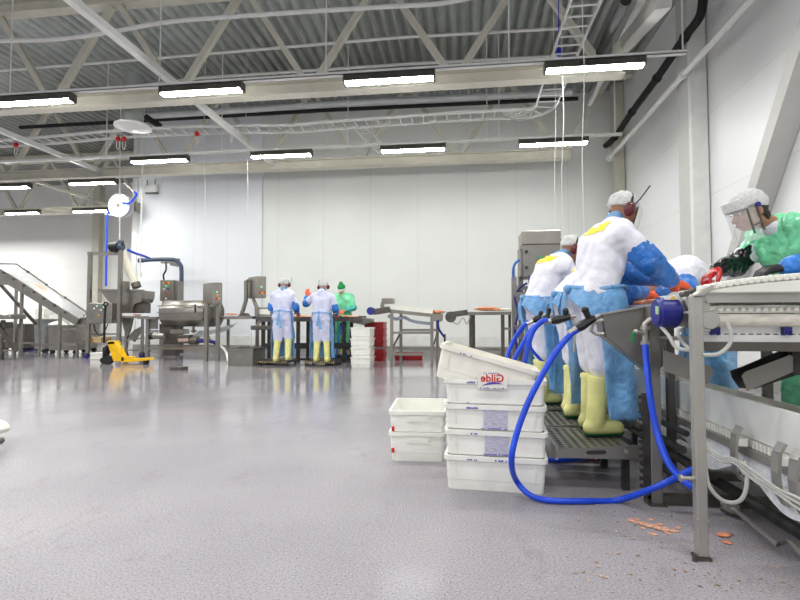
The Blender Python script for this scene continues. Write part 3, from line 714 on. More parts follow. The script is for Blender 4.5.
pts = [pg.h((math.sin(a)*.1, math.cos(a)*.115, .028)) for a in [R(-85)+R(170)*i/16 for i in range(17)]]
build(MB().tube(pts, .009), 'visor_band', steel_dark, pg.o)
build(MB().sheet(lambda u, v: pg.h((math.sin(R(-75)+R(150)*u)*.106, math.cos(R(-75)+R(150)*u)*.122+.005, .03-.2*v)), 16, 5, .002), 'visor_shield', visor_m, pg.o)
build(MB().sheet(lambda u, v: pg.h((math.sin(R(-60)+R(120)*u)*.112, math.cos(R(-60)+R(120)*u)*.118+.01, .03+.055*v)), 16, 3, .006), 'visor_brow_guard', hairnet_m, pg.o)
for sg in (-1, 1): build(MB().cyl(pg.h((sg*.096, .015, .028)), pg.h((sg*.112, .015, .028)), .016, n=12), 'visor_pivot', navy_m, pg.o)
mb = MB()
for y in (.03, .095): mb.bar(pg.h((-.112, y, .02)), pg.h((-.112, y, -.13)), .008)
mb.bar(pg.h((-.112, .03, -.08)), pg.h((-.112, .095, -.08)), .008)
build(mb, 'visor_frame', steel_dark, pg.o)

# ------------------------------------------------------------------ worker stooping across the near belt
JB = dict(waist=(0, .09, 1.02), chest=(0, .24, 1.18), neck=(0, .40, 1.16), head=(0, .54, 1.10), sL=(-.19, .31, 1.15), sR=(.19, .31, 1.15), eL=(-.3, .36, .99), wL=(-.2, .52, .98), eR=(.3, .36, .99), wR=(.2, .52, .98))
pb = Person((2.15, 4.66, .25), R(92), 1.0, JB, head_fwd=(0, .75, -.7), head_up=(0, .7, .75), voxel=.014)
pb.hands(dict(L=((.2, 1, -.2), (-.2, .2, 1), .7), R=((-.2, 1, -.2), (.2, .2, 1), .7)))
pb.build_body('person', skin_m, 'stooping worker in white coverall beyond the near belt, before the grey column')
pb.coverall(coverall_m, wr=.04); pb.collar(blue_film, 'film_collar'); pb.boots(boot_m, .37)
pb.cap_(hairnet_m, 'hair_cap', .014); pb.apron(blue_film, .2, 1.0, seed=3); pb.belt(blue_film, .98, tail=.15)
for sd in 'LR': pb.sleeve(sd, blue_sleeve, .6, .95, .026); pb.glove(sd, orange_glove)

# ------------------------------------------------------------------ the workers at the back bench
def bench_worker(base, heading, size, label, J, hands, arm_up=False, seed=0, hood=False, hf=(0, 1, -.3)):
    p = Person(base, heading, size, J, head_fwd=hf, head_up=(0, .3, 1), voxel=.018)
    p.hands(hands); p.build_body('person', skin_m, label)
    p.coverall(lilac_m, hood=hood, wr=.03); p.boots(boot_m, .42)
    p.collar(blue_film, 'film_collar'); p.cap_(hairnet_m, 'hair_cap', .013, low=-.01); p.muffs(muff_m, 'R' if not hood else 'L')
    for sd in 'LR': p.sleeve(sd, blue_sleeve, .75, .9, .02); p.glove(sd, orange_glove)
    p.apron(blue_film, .08, 1.06, wrap=2.0, seed=seed, flare=.02); p.belt(blue_film, 1.06, tail=.36)
    return p
LB = dict(head=(0, .12, 1.63), neck=(0, .06, 1.48))
JB1 = dict(LB, aR=(.14, -.05, .13), kR=(.12, .05, .52), aL=(-.13, -.02, .09), eL=(-.27, .06, 1.14), wL=(-.2, .27, 1.02), eR=(.28, .02, 1.15), wR=(.25, .24, 1.04))
q = at(282, 361.5, z=.1)
bw1 = bench_worker(q, R(2), 1.03, 'worker seen from behind at the bench beside the control box, white coverall, both arms down', JB1, dict(L=((.1, 1, -.2), (-.2, .2, 1), .6), R=((-.1, 1, -.2), (.2, .2, 1), .6)), seed=2)
JB2 = dict(LB, aR=(.13, -.02, .09), aL=(-.12, -.02, .09), eL=(-.40, .10, 1.26), wL=(-.42, .22, 1.42), eR=(.29, .06, 1.15), wR=(.24, .28, 1.03))
q = at(321.5, 361.5, z=.1)
bw2 = bench_worker(q, R(-1), 1.0, 'worker seen from behind at the bench raising an orange-gloved left hand', JB2, dict(L=((.05, .15, 1), (0, -1, .1), .25), R=((-.1, 1, -.2), (.2, .2, 1), .6)), seed=5, hood=True)
# worker in green behind the bench
JGB = dict(head=(0, .14, 1.6), neck=(0, .06, 1.46), eL=(-.29, .06, 1.15), wL=(-.12, .28, 1.08), eR=(.29, .06, 1.15), wR=(.12, .28, 1.08))
q = at(343, 330, Y=12.3)
gb = Person((q.x, 12.3, .13), R(176), 1.02, JGB, head_fwd=(.1, 1, -.5), head_up=(0, .45, 1), voxel=.018)
gb.hands(dict(L=((.3, 1, -.3), (-.2, .2, 1), .6), R=((-.3, 1, -.3), (.2, .2, 1), .6)))
gb.build_body('person', skin_m, 'worker in a green gown and green cap facing the camera across the back bench')
caps = gb.torso(.035)+[gb.cap('s'+s, 'e'+s, .085, .08) for s in 'LR']+[gb.cap('e'+s, gb.lerp('e'+s, 'w'+s, .5), .078, .06) for s in 'LR']
caps += [gb.cap('h'+s, 'k'+s, .13, .14) for s in 'LR']+[gb.cap('k'+s, gb.J['k'+s]-V((0, 0, .22)), .14, .15) for s in 'LR']
gb.part(caps, 'green_gown', green_film, wrinkle=.03, ws=8, cut=[(gb.base+V((0, 0, .22)), (0, 0, -1))])
gb.boots(boot_m, .38)
gb.part([('e', gb.h((0, -.015, .05)), (.1, .115, .1), gb.HF), ('e', gb.h((0, -.02, .15)), (.05, .06, .05), gb.HF)], 'cap', green_cap_m, voxel=.01, cut=[(gb.h((0, 0, .03)), gb.HF @ V((0, .1, -1)))])
build(MB().sheet(lambda u, v: gb.h((math.sin(R(-80)+R(160)*u)*.092, math.cos(R(-80)+R(160)*u)*.108, .035-.045*v)), 14, 3, .012), 'white_goggles', white_paint, gb.o)
for sd in 'LR': gb.sleeve(sd, mat('teal sleeve film '+sd, (60, 170, 160), .3, 0, .1, 9), .8, .95, .02); gb.glove(sd, orange_glove)
# ================================================================== crates
def rrect(hx, hy, z, r=.03, n=4):
    out = []
    for cx, cy, a0 in ((hx-r, hy-r, 0), (-hx+r, hy-r, 90), (-hx+r, -hy+r, 180), (hx-r, -hy+r, 270)):
        for k in range(n+1): a = R(a0+90*k/n); out.append(V((cx+r*math.cos(a), cy+r*math.sin(a), z)))
    return out
def loft(mb, loops, M, closed=False):
    rings = [[mb.bm.verts.new(M @ p) for p in L] for L in loops]; n = len(rings[0])
    for A, B in (list(zip(rings, rings[1:])) + ([(rings[-1], rings[0])] if closed else [])):
        for k in range(n): mb.bm.faces.new((A[k], A[(k+1) % n], B[(k+1) % n], B[k]))
    if not closed: mb.bm.faces.new(rings[0][::-1]); mb.bm.faces.new(rings[-1])
    return mb
def crate(M, lab, group, m, L=.6, W=.4, H=.2, detail=True, name='crate', foot=True):
    o = M.to_translation(); t = thing(name, lab, 'crate', o, group); hx, hy = L/2, W/2
    T = lambda z: .014*(1-z/H)
    lo = ([rrect(hx-.029, hy-.029, 0), rrect(hx-.027, hy-.027, .051)] if foot else [])+[rrect(hx-.010-T(z), hy-.010-T(z), z) for z in ((.056 if foot else 0), H-.03)] + [rrect(hx-.016, hy-.016, H-.002)] + [rrect(hx-.018, hy-.018, .06), rrect(hx-.034, hy-.034, .05), rrect(hx-.034, hy-.034, .008)]
    build(loft(MB(), lo, M), 'body', m, t)
    lo = [rrect(hx-.012, hy-.012, H-.026, .03), rrect(hx, hy, H-.026, .035), rrect(hx, hy, H, .035), rrect(hx-.018, hy-.018, H, .03)]
    build(loft(MB(), lo, M, True), 'rim', m, t)
    if detail:
        for sx in (-1, 1):
            mb = MB(); x = sx*(hx-.014)
            mb.prism([M @ V((x-.008, -.09, H-.03)), M @ V((x-.008, .09, H-.03)), M @ V((x-.008, .07, H-.075)), M @ V((x-.008, -.07, H-.075))], M.to_3x3() @ V((.016, 0, 0)))
            build(mb, 'hand_grip', m, t)
            for sy in (-1, 1):
                mb = MB(); y = sy*(hy-.011)
                mb.prism([M @ V((sx*(hx-.07), y-.004, H-.03)), M @ V((sx*(hx-.058), y-.004, H-.03)), M @ V((sx*(hx-.074), y-.004-sy*.008, .058)), M @ V((sx*(hx-.082), y-.004-sy*.008, .058))], M.to_3x3() @ V((0, .008, 0)))
                build(mb, 'corner_rib', m, t)
    return t
def mprint(M, parent, y, x, z, w, h, m=None, name='printed_mark', rows=1):
    """small worn ink marking on a crate's front: a broken row of strokes"""
    mb = MB(); n = max(3, int(w/.009)); 
    for r_ in range(rows):
        for i in range(n):
            if random.random() < .2: continue
            ww = w/n*.75; hh = h/rows*.8*random.uniform(.55, 1)
            mb.prism([M @ V((x+i*w/n, y, z-r_*h/rows)), M @ V((x+i*w/n+ww, y, z-r_*h/rows)), M @ V((x+i*w/n+ww, y, z-r_*h/rows+hh)), M @ V((x+i*w/n, y, z-r_*h/rows+hh))], M.to_3x3() @ V((0, -.0012, 0)))
    o = build(mb, name, m or ink_purple, parent, label='purple printed mark'); return o

a, c = at(451, 488, z=0), at(541, 494, z=0); ang = math.atan2(c.y-a.y, c.x-a.x); mid = (a+c)/2
fw = V((-math.sin(ang), math.cos(ang), 0)); base = mid+fw*.17
words_ = ['lowest of the tall near stack, standing on the floor', 'second from the floor in the tall near stack', 'third from the floor in the tall near stack', 'fourth from the floor, under the tilted crate']
g = 'white crates in the near stack'
for i, s in enumerate(words_):
    M = Matrix.Translation(base+V((.002*math.sin(i*2.1), .001*i, .15*i))) @ Matrix.Rotation(ang+R((0, .35, -.2, .2)[i]), 4, 'Z')
    t = crate(M, 'white plastic crate, '+s, g, crate_plastic, foot=i > 0)
    mprint(M, t, -.202, -.16, .178, .07, .014)
    if i == 0: mprint(M, t, -.202, .0, .178, .07, .014)
    if i in (1, 2):
        zz = .058; build(MB().prism([M @ V((-.06, -.1845, zz)), M @ V((.075, -.1845, zz)), M @ V((.075, -.192, zz+.115)), M @ V((-.06, -.192, zz+.115))], M.to_3x3() @ V((0, -.002, 0))), 'smeared_print', ink_smear, t)
        mprint(M, t, -.1965, -.075, .062, .15, .012)
    if i == 3: mprint(M, t, -.196, -.16, .06, .02, .008)
tilt = R(15.5)
Mt = Matrix.Translation(base+V((-.06, 0, 0))+fw*.014+V((0, 0, .668))) @ Matrix.Rotation(ang, 4, 'Z') @ Matrix.Rotation(tilt, 4, 'Y') @ Matrix.Translation((0, 0, -.085))
t = crate(Mt, 'tilted cream white crate with red print, topmost of the near stack', g, crate_aged, foot=False)
mprint(Mt, t, -.203, -.17, .176, .075, .014)
# mirrored red maker's mark on the tilted crate, upright in the hall
def text(s, size, m, name, M, parent, shear=0, mirror=True):
    cu = bpy.data.curves.new('t', 'FONT'); cu.body = s; cu.size = size; cu.shear = shear; cu.extrude = .0008; cu.align_x = 'CENTER'; cu.offset = size*.018
    o = bpy.data.objects.new('t', cu); COL.objects.link(o)
    me = bpy.data.meshes.new_from_object(o.evaluated_get(bpy.context.evaluated_depsgraph_get())); bpy.data.objects.remove(o)
    mb = MB(); mb.bm.from_mesh(me); bpy.data.meshes.remove(me)
    bmesh.ops.transform(mb.bm, matrix=M @ Matrix.Rotation(R(90), 4, 'X') @ Matrix.Diagonal((-1 if mirror else 1, 1, 1, 1)), verts=mb.bm.verts)
    return build(mb, name, m, parent)
ML = Matrix.Translation(base-fw*.2015+V((-.012, -.003, .632))) @ Matrix.Rotation(ang, 4, 'Z')
build(MB().prism([ML @ V(p) for p in ((-.085, .0035, -.035), (.085, .0035, -.035), (.085, .0035, .065), (-.085, .0035, .065))], ML.to_3x3() @ V((0, -.002, 0))), 'label_sheet', crate_aged, t)
text('Gilde', .062, ink_red, 'red_lettering', ML @ Matrix.Translation((.0, 0, .008)), t, shear=.0)['label'] = 'mirrored red lettering'
build(MB().sheet(lambda u, v: ML @ V((-.06+.125*u, 0, -.012+.016*math.sin(u*2.6)-.0-.004+(v-.5)*.014*math.sin(math.pi*min(1, u*1.02+.02)))), 16, 2, .001), 'printed_swoosh', ink_purple, t)
mprint(ML, t, 0, -.07, -.032, .14, .008); mprint(ML, t, 0, -.05, .055, .1, .006)

g = 'pair of white crates on the floor'
ca = at(391, 461.5, z=0); cb = at(440, 462, z=0)
for i, s in enumerate(('lower one of the pair left of the tall stack', 'empty upper one of the pair left of the tall stack')):
    M = Matrix.Translation((ca+cb)/2+V((0.005, .29, .15*i))) @ Matrix.Rotation(R(90+2), 4, 'Z')
    t = crate(M, 'white plastic crate, '+s, g, crate_plastic, H=.205, W=.415, foot=i > 0)
    M2 = Matrix.Translation((ca+cb)/2+V((0.005, .29, .15*i))) @ Matrix.Rotation(R(2), 4, 'Z')
    build(MB().prism([M2 @ V((-.185, -.288, .06)), M2 @ V((-.165, -.288, .06)), M2 @ V((-.165, -.2935, .095)), M2 @ V((-.185, -.2935, .095))], (0, -.002, 0)), 'red_sticker', ink_red, t)

# ================================================================== the near sorting line
DK = 'stainless'
# --- main white belt, running to the right above the camera's eye level
y0, y1 = 2.29, 2.93
t = thing('belt_conveyor', 'near conveyor with raised white toothed belt and steel legs, running out at the right edge', 'conveyor', (1.8, 2.6, 0))
X0, X1 = .99, 2.7
def zt(x): return 1.135+.075*(1-math.exp(-(x-X0)*3.2))
def belt_sheet(u, v): x0_ = X0+.02+.30*v; x = x0_+(X1-x0_)*u; return V((x, y0+.03+(y1-y0-.06)*v, zt(x)-.015))
build(MB().sheet(belt_sheet, 40, 4, .018), 'belt', white_plastic, t)
mb = MB(); N = 60
for k in range(N):
    x = X0+.02+(X1-X0-.05)*k/N
    mb.box((x+.009, y0+.025, zt(x)-.004), (.016, .05, .026)); (mb.box((x+.009, y1-.025, zt(x)-.004), (.016, .05, .026)) if x > X0+.3 else None)
build(mb, 'belt_teeth', white_plastic, t, bevel=.003)['kind'] = 'stuff'
mb = MB(); pts = [V((X0+(X1-X0)*i/24, y0-.002, 0)) for i in range(25)]
mb.prism([V((p.x, y0-.004, zt(p.x)-.022)) for p in pts]+[V((X1, y0-.004, 1.115)), V((X0+.02, y0-.004, 1.112))], (0, .02, 0))
build(mb, 'white_guard', white_plastic, t)
mb = MB(); mb.b2((X0+.03, y0-.015, 1.08), (X1, y0+.01, 1.112)).b2((X0+.03, y0-.03, 1.112), (X1, y0+.01, 1.118)).b2((X0+.03, y0-.03, 1.074), (X1, y0+.01, 1.08)); build(mb, 'side_channel', steel_n, t)
build(MB().b2((X0+.3, y1-.01, 1.08), (X1, y1+.015, 1.12)), 'side_channel', steel_n, t)
mb = MB(); mb.prism([(X0+.05, y0+.02, 1.035), (X0+.11, y0+.02, 1.062), (X1, y0+.02, 1.062), (X1, y0+.02, 1.032), (X0+.05, y0+.02, 1.03)], (0, .5, 0)); build(mb, 'return_belt', white_plastic, t)
mb = MB()
for k in range(56): mb.box((X0+.1+.0295*k, y0+.018, 1.045), (.017, .03, .017))
build(mb, 'return_belt_teeth', white_plastic, t, bevel=.003)['kind'] = 'stuff'
build(MB().cyl((X0+.03, y0+.03, 1.0), (X1, y0+.03, 1.0), .027, n=20), 'guard_tube', mat('stained white tube', (226, 220, 206), .45, 0, .1, 14, stretch=(1, 1, 3)), t)
build(MB().b2((X0+.05, y0+.055, .905), (X1, y0+.07, .972)), 'slotted_panel', white_paint, t)
mb = MB()
for k in range(50): mb.b2((X0+.1+.033*k, y0+.052, .937), (X0+.118+.033*k, y0+.056, .941))
build(mb, 'panel_slots', dark_steel, t)['kind'] = 'stuff'
for x in (X0+.075, X0+.36, X0+.64): build(MB().b2((x, y0+.035, .952), (x+.035, y0+.06, .97)).b2((x, y0+.035, .935), (x+.009, y0+.055, .955)).b2((x+.013, y0+.035, .94), (x+.022, y0+.055, .955)).b2((x+.026, y0+.035, .935), (x+.035, y0+.055, .955)), 'blue_clip', navy_m, t)
mb = MB().b2((X0+.02, y0+.05, .865), (X1, y0+.075, .905)); build(mb, 'drip_lip', steel_dark, t)
build(MB().b2((X0+.05, y0+.08, .9), (X1, y1, .91)), 'drip_tray', steel_matt, t)
# legs
lx, ly = .984, 2.285; rx = 1.03
mb = MB().b2((lx-.022, ly-.022, .012), (lx+.022, ly+.022, 1.10)); mb.prism([(lx-.022, ly-.03, 1.10), (lx+.022, ly-.03, 1.10), (lx+.07, ly-.03, 1.145), (lx+.05, ly-.03, 1.15)], (0, .055, 0))
lg = build(mb, 'leg', steel_n, t, bevel=.004)
build(MB().b2((lx-.03, ly-.03, 0), (lx+.03, ly+.03, .012)).cyl((lx-.04, ly-.03, .0), (lx-.04, ly-.03, .03), .01), 'foot_plate', steel_dark, lg)
mb = (MB().b2((lx-.025, ly-.025, .16), (lx+.025, ly+.025, .17))); build(mb, 'clamp_collar', steel_n, lg); build(MB().cyl((lx-.02, ly, .33), (lx-.07, ly, .33), .009).cyl((lx-.07, ly, .33), (lx-.08, ly, .33), .015), 'clamp_bolt', steel_n, lg)
mb = MB().b2((rx-.028, y1-.04, 0), (rx+.028, y1+.015, 1.08)); lg = build(mb, 'leg', steel_matt, t, bevel=.004)
build(MB().b2((rx-.045, y1-.06, 0), (rx+.045, y1+.035, .012)), 'foot_plate', steel_dark, lg)
mb = MB(); mb.b2((rx-.065, y1-.03, .03), (rx-.03, y1-.02, .6))
for k in range(14): mb.b2((rx-.085, y1-.032, .05+.04*k), (rx-.06, y1-.018, .067+.04*k))
build(mb, 'height_rack', dark_steel, t)
for x in (2.2,):
    for y in (y0, y1): build(MB().b2((x-.028, y-.028, 0), (x+.028, y+.028, 1.08)), 'leg', steel_n, t)
build(MB().b2((lx, y1-.03, .0), (2.6, y1+.03, .05)), 'floor_beam', steel_dark, t)
build(MB().cyl((X0+.045, y0-.02, 1.0), (X0+.045, y0+.03, 1.0), .04, n=20).b2((X0+.01, y0-.012, .95), (X0+.05, y0+.005, 1.11)), 'bearing_plate', steel_n, t, bevel=.003)
# drive
c = at(666, 312.5, Y=2.58)
mb = MB(); mb.cyl(c+V((-.05, 0, 0)), c+V((.055, 0, 0)), .075, n=28)
dr = build(mb, 'drive_motor', blue_motor, t, bevel=.014, seg=3)
build(MB().b2(c+V((-.02, -.05, .06)), c+V((.045, .02, .08)), ), 'terminal_plate', led_white, dr)
build(MB().prism([c+V((0, -.052, .0635)), c+V((.03, -.052, .0635)), c+V((.015, -.052, .078))], (0, .004, 0)), 'warning_triangle', led_yellow, dr, label='yellow warning triangle')
build(MB().b2(c+V((-.056, -.05, -.01)), c+V((-.049, -.02, .03)), ), 'name_plate', mat('pale green plate', (170, 200, 160), .5), dr)
mb = MB(); mb.box(c+V((.105, 0, .01)), (.05, .15, .15)); mb.cyl(c+V((.1, -.08, .05)), c+V((.1, -.03, .05)), .04, n=18); mb.cyl(c+V((.155, -.1, .07)), c+V((.155, .3, .07)), .045, n=20); mb.cyl(c+V((.1, -.07, -.05)), c+V((.1, -.02, -.05)), .022)
gb_ = build(mb, 'gearbox', steel_n, t, bevel=.006)
for dx, dz in ((.05, .085), (.09, .1), (.13, .1), (.1, -.085)): build(MB().cyl(c+V((dx, -.11, dz)), c+V((dx, -.06, dz)), .014, n=10), 'bolt', steel_dark, gb_)
g = 'grey cables at the belt drive'
for pts, s in (([c+V((-.03, -.02, -.07)), at(669, 336, Y=2.5), at(676, 347, Y=2.46), at(690, 350, Y=2.42), at(702, 347, Y=2.45)], 'grey cable looping from the blue motor to the near steel leg'),
               ([c+V((.07, -.03, -.07)), at(678, 333, Y=2.47), at(684, 344, Y=2.46), at(694, 350, Y=2.4), at(700, 344, Y=2.45)], 'thin grey cable hanging right of the blue motor'),
               ([at(726, 321, Y=2.26), at(731, 333, Y=2.25), at(729, 345, Y=2.25), at(718, 354, Y=2.25), at(703, 355, Y=2.26)], 'grey cable looping from the white tube to the near steel leg')):
    solo(MB().hose(pts, .0085, 8), 'cable', grey_cable, s, 'cable', g)

# --- chute plate with the handle where the spray gun hangs
t = thing('steel_chute', 'grey steel chute plate with a handle in front of the nearest worker', 'chute', at(635, 340, Y=2.98))
Yc = 2.955
P = [at(x, y, Y=Yc) for x, y in ((601, 315), (662, 304), (667, 330), (664, 366), (652, 374), (604, 336))]
build(MB().prism(P, (0, .012, 0)), 'front_plate', steel_matt, t, bevel=.003)
build(MB().prism([P[0], P[0]+V((0, .13, 0)), P[5]+V((0, .13, 0)), P[5]], (.008, 0, 0)), 'side_flange', steel_matt, t)
build(MB().bar(P[0]+V((0, .0, .004)), P[1]+V((0, 0, .004)), .02, .01), 'top_fold', steel_n, t)
build(MB().prism([P[5], P[4], P[4]+V((0, .13, 0)), P[5]+V((0, .13, 0))], (0, 0, .006)), 'bottom_plate', steel_matt, t)
hp = [at(x, y, Y=Yc-.015) for x, y in ((603, 320), (593, 323), (591, 331), (596, 334), (604, 334))]
build(MB().tube(hp, .011), 'handle', steel_n, t)
# valve and its hose
t = thing('water_valve', 'steel water valve with green lever on the chute, feeding a blue hose', 'valve', at(645, 330, Y=2.9))
build(MB().tube([at(x, y, Y=2.89) for x, y in ((664, 318), (649, 320), (645, 324), (645, 346))], .016, 12).cyl(at(645, 330, Y=2.89), at(645, 326, Y=2.89), .026).cyl(at(645, 345, Y=2.89), at(645, 341, Y=2.89), .024).cyl(at(652, 320, Y=2.89), at(655, 319.5, Y=2.89), .026), 'pipe', steel_n, t)
build(MB().cyl(at(645, 334, Y=2.89), at(636, 332, Y=2.85), .011).ball(at(636, 332, Y=2.85), .015), 'tap', steel_n, t)
build(MB().tube([at(636, 331, Y=2.85), at(633, 334, Y=2.84), at(632.5, 342, Y=2.84)], .009), 'lever', mat('green lever', (20, 130, 70), .4), t, label='green lever')

g = 'blue water hoses'
def hose(pts, s, r=.0165): return solo(MB().hose(pts, r, 12, 8), 'water_hose', blue_hose, s, 'hose', g, ang=180)
hose([at(645, 345, Y=2.86), at(646.5, 362, Y=2.83), at(650, 395, Y=2.77), at(657, 432, Y=2.72), at(668, 462, Y=2.62), at(684, 481, Y=2.52), at(697, 489, Y=2.5), at(699, 496, Y=2.55)], 'blue hose hanging from the steel valve beside the near leg', .017)
hose([at(577, 330, Y=2.86), at(570, 335, Y=2.85), at(556, 352, Y=2.82), at(541, 377, Y=2.79), at(527, 405, Y=2.76), at(516, 436, Y=2.73), at(511.5, 461, Y=2.72), at(516, 480, z=.10), at(530, 495, z=.032), at(550, 500.5, z=.017), at(585, 501, z=.017), at(618, 500, z=.017), at(655, 487.5, Y=2.76), at(680, 475.5, Y=2.74), at(696, 468, Y=2.7), at(700.5, 466, Y=2.75)], 'longest blue hose, looping from the nearest spray gun over the crates and floor', .0165)
hose([at(529, 321.5, Y=4.0), at(521, 329, Y=4.0), at(511, 346, Y=4.0), at(505.5, 364, Y=3.95), at(500, 400, Y=3.8), at(497, 430, z=.02), at(520, 440, z=.02)], 'blue hose from the farthest spray gun, leftmost of the three behind the tilted crate', .017)
hose([at(540, 323, Y=3.75), at(532, 329, Y=3.74), at(521, 347, Y=3.74), at(512, 366, Y=3.72), at(506, 400, Y=3.65), at(504, 437, z=.02), at(530, 446, z=.02)], 'blue hose in the middle of the three behind the tilted crate', .017)
hose([at(548, 320.5, Y=3.3), at(541, 322, Y=3.3), at(533, 331, Y=3.3), at(528, 346, Y=3.3), at(524, 368, Y=3.42), at(520, 410, Y=3.5), at(522, 450, z=.02)], 'blue hose from the second spray gun, rightmost of the three behind the tilted crate', .018)
hose([at(527, 332, Y=4.6), at(530, 346, Y=4.6), at(537, 356, Y=4.6), at(545, 363, Y=4.6), at(552, 366, Y=4.62)], 'short blue hose passing behind the legs of the farthest near worker', .014)
hose([at(538, 459, z=.02), at(560, 460.5, z=.02), at(580, 458, z=.02), at(597, 452, z=.02), at(612, 446.5, z=.02), at(630, 440, z=.02)], 'blue hose lying on the floor beneath the nearest platform', .016)

# spray guns
def gun(tail, nose, hook, s, r=.026, up=None):
    tail, nose, hook = V(tail), V(nose), V(hook); t = thing('spray_gun', s, 'spray gun', (tail+nose)/2, 'black spray guns'); d = (nose-tail).normalized()
    mb = MB(); mb.tube([tail, tail+d*.02, tail.lerp(nose, .35), tail.lerp(nose, .6), nose], lambda u: r*(.75+.35*math.sin(math.pi*min(1, u*1.1)))); build(mb, 'body', black_rubber, t)
    q = tail.lerp(nose, .78); build(MB().tube([nose, q.lerp(hook, .3), hook], r*.72).ball(hook, r*.8), 'trigger_grip', black_rubber, t)
    build(MB().cyl(tail-d*.05, tail, r*.55).cyl(tail-d*.02, tail, r*.75, n=6), 'coupling', steel_n, t)
    build(MB().cyl(nose, nose+d*.035, r*.5), 'nozzle', steel_n, t)
    return t
gun(at(576, 329, Y=2.86), at(594, 318.5, Y=2.89), at(585, 310, Y=2.88), 'black spray gun hooked on the chute handle, nearest of the row')
t = gun(at(551, 321, Y=3.3), at(570, 317, Y=3.3), at(565.5, 311, Y=3.3), 'black spray gun hanging in front of the middle worker')
build(MB().tube([at(570, 317, Y=3.31), at(574, 320, Y=3.31), at(575, 328, Y=3.31), at(574, 352, Y=3.31)], .007), 'hanger_rod', steel_n, t)
gun(at(533, 321, Y=3.98), at(541, 316.5, Y=3.98), at(541, 313, Y=3.98), 'black spray gun farthest along the line, by the steel machine', .024)
gun(at(541, 321.5, Y=3.74), at(549, 316.5, Y=3.74), at(549, 310, Y=3.74), 'black spray gun third along the line, before the farthest worker', .022)

# --- workers' belt running away from the camera
t = thing('sorting_belt', 'long white sorting belt with salmon in front of the three workers', 'conveyor', (1.5, 5, 0))
build(MB().b2((1.27, 3.05, 1.085), (1.72, 6.9, 1.105)), 'belt', white_plastic, t)
mb = MB()
for k in range(96): mb.b2((1.255, 3.06+.04*k, 1.08), (1.285, 3.083+.04*k, 1.112))
build(mb, 'belt_edge_teeth', mat('pale blue belt teeth', (196, 206, 224), .4), t)['kind'] = 'stuff'
for x in (1.26, 1.73): build(MB().b2((x-.012, 3.05, 1.0), (x+.012, 6.9, 1.08)), 'side_channel', steel_n, t)
for y in (3.35, 4.9, 6.6):
    for x in (1.283, 1.845): build(MB().b2((x-.02, y-.025, 0), (x+.02, y+.025, 1.0)), 'leg', steel_dark, t)
    build(MB().b2((1.263, y-.02, .96), (1.865, y+.02, 1.0)), 'cross_arm', steel_dark, t)
def lump(c, s, seed, m=salmon_m, sq=.35):
    mb = MB(); bmesh.ops.create_icosphere(mb.bm, subdivisions=3, radius=1)
    for v in mb.bm.verts:
        v.co *= 1+.35*noise.noise(v.co*1.7+V((seed, 0, 0))); v.co.z *= sq
        v.co = V((v.co.x*s*1.4, v.co.y*s, v.co.z*s))
    a_ = seed*2.4
    bmesh.ops.transform(mb.bm, matrix=Matrix.Translation(c) @ Matrix.Rotation(a_, 4, 'Z'), verts=mb.bm.verts)
    z = min(v.co.z for v in mb.bm.verts); bmesh.ops.translate(mb.bm, verts=mb.bm.verts, vec=(0, 0, c[2]-z)); return mb
salm_lab = ['nearest to the blue motor', 'beside the nearest worker’s glove', 'in the middle of the belt', 'further along the belt', 'farthest visible on the belt', 'at the belt edge']
for i, (px, Y, dx) in enumerate(((655, 3.5, .03), (646, 3.65, .06), (640, 3.8, .05), (633, 4.0, .05), (627, 4.25, .06), (638, 3.95, .14))):
    p = at(px, 300, Y=Y); solo(lump((max(1.36, p.x+dx), Y, 1.106), .06, i+1), 'salmon_piece', salmon_m, 'orange salmon piece on the sorting belt, '+salm_lab[i], 'salmon', 'salmon on the sorting belt')

# --- low return conveyor under the belts
t = thing('return_conveyor', 'low white-sided conveyor with hanging mesh belt under the near line', 'conveyor', (1.5, 3.5, 0))
build(MB().b2((1.335, 1.6, .445), (1.35, 6.0, .62)), 'side_guard', white_paint, t)
build(MB().b2((1.80, 1.6, .42), (1.815, 6.0, .53)), 'far_guard', steel_n, t)
build(MB().b2((1.35, 1.6, .48), (1.80, 6.0, .495)), 'belt', white_plastic, t)
mb = MB()
for k in range(100): mb.b2((1.325, 1.62+.03*k, .405), (1.36, 1.64+.03*k, .44))
build(mb, 'belt_edge_teeth', white_plastic, t)['kind'] = 'stuff'
build(MB().b2((1.31, 1.6, .362), (1.328, 6.0, .402)), 'lower_rail', steel_n, t)
mesh_m = mat('white mesh belt', (232, 234, 238), .45, 0, .05, 40, .5, 160)
build(MB().sheet(lambda u, v: V((1.34-.026*math.sin(min(1, u*2)*1.5)+.4*max(0, u-.5), 1.7+3.6*v, .365-(.115+.05*math.cos(v*2*math.pi*5.2+1.2))*min(1, u*2))), 10, 110, .012), 'slack_belt', mesh_m, t)
def bracket(y):
    mb = MB(); pts = [V((1.285, y, .50)), V((1.262, y, .46)), V((1.255, y, .38)), V((1.262, y, .30)), V((1.29, y, .25))]
    for a_, b_ in zip(pts, pts[1:]): mb.bar(a_, b_, .012, .05, up=(0, 1, 0))
    b_ = build(mb, 'bracket', steel_n, t)
    for z in (.43, .3): build(MB().box((1.285, y, z), (.04, .05, .035)), 'clamp_block', white_plastic, b_)
for y in (2.56, 2.24, 2.13, 3.8): bracket(y)
for y in (2.05, 3.06, 4.2, 5.4):
    for x in (1.33, 1.8): build(MB().b2((x-.02, y-.02, 0), (x+.02, y+.02, .45)), 'leg', steel_dark, t)
build(MB().b2((1.3, 3.04, .1), (1.85, 3.08, .14)), 'cross_bar', steel_dark, t)
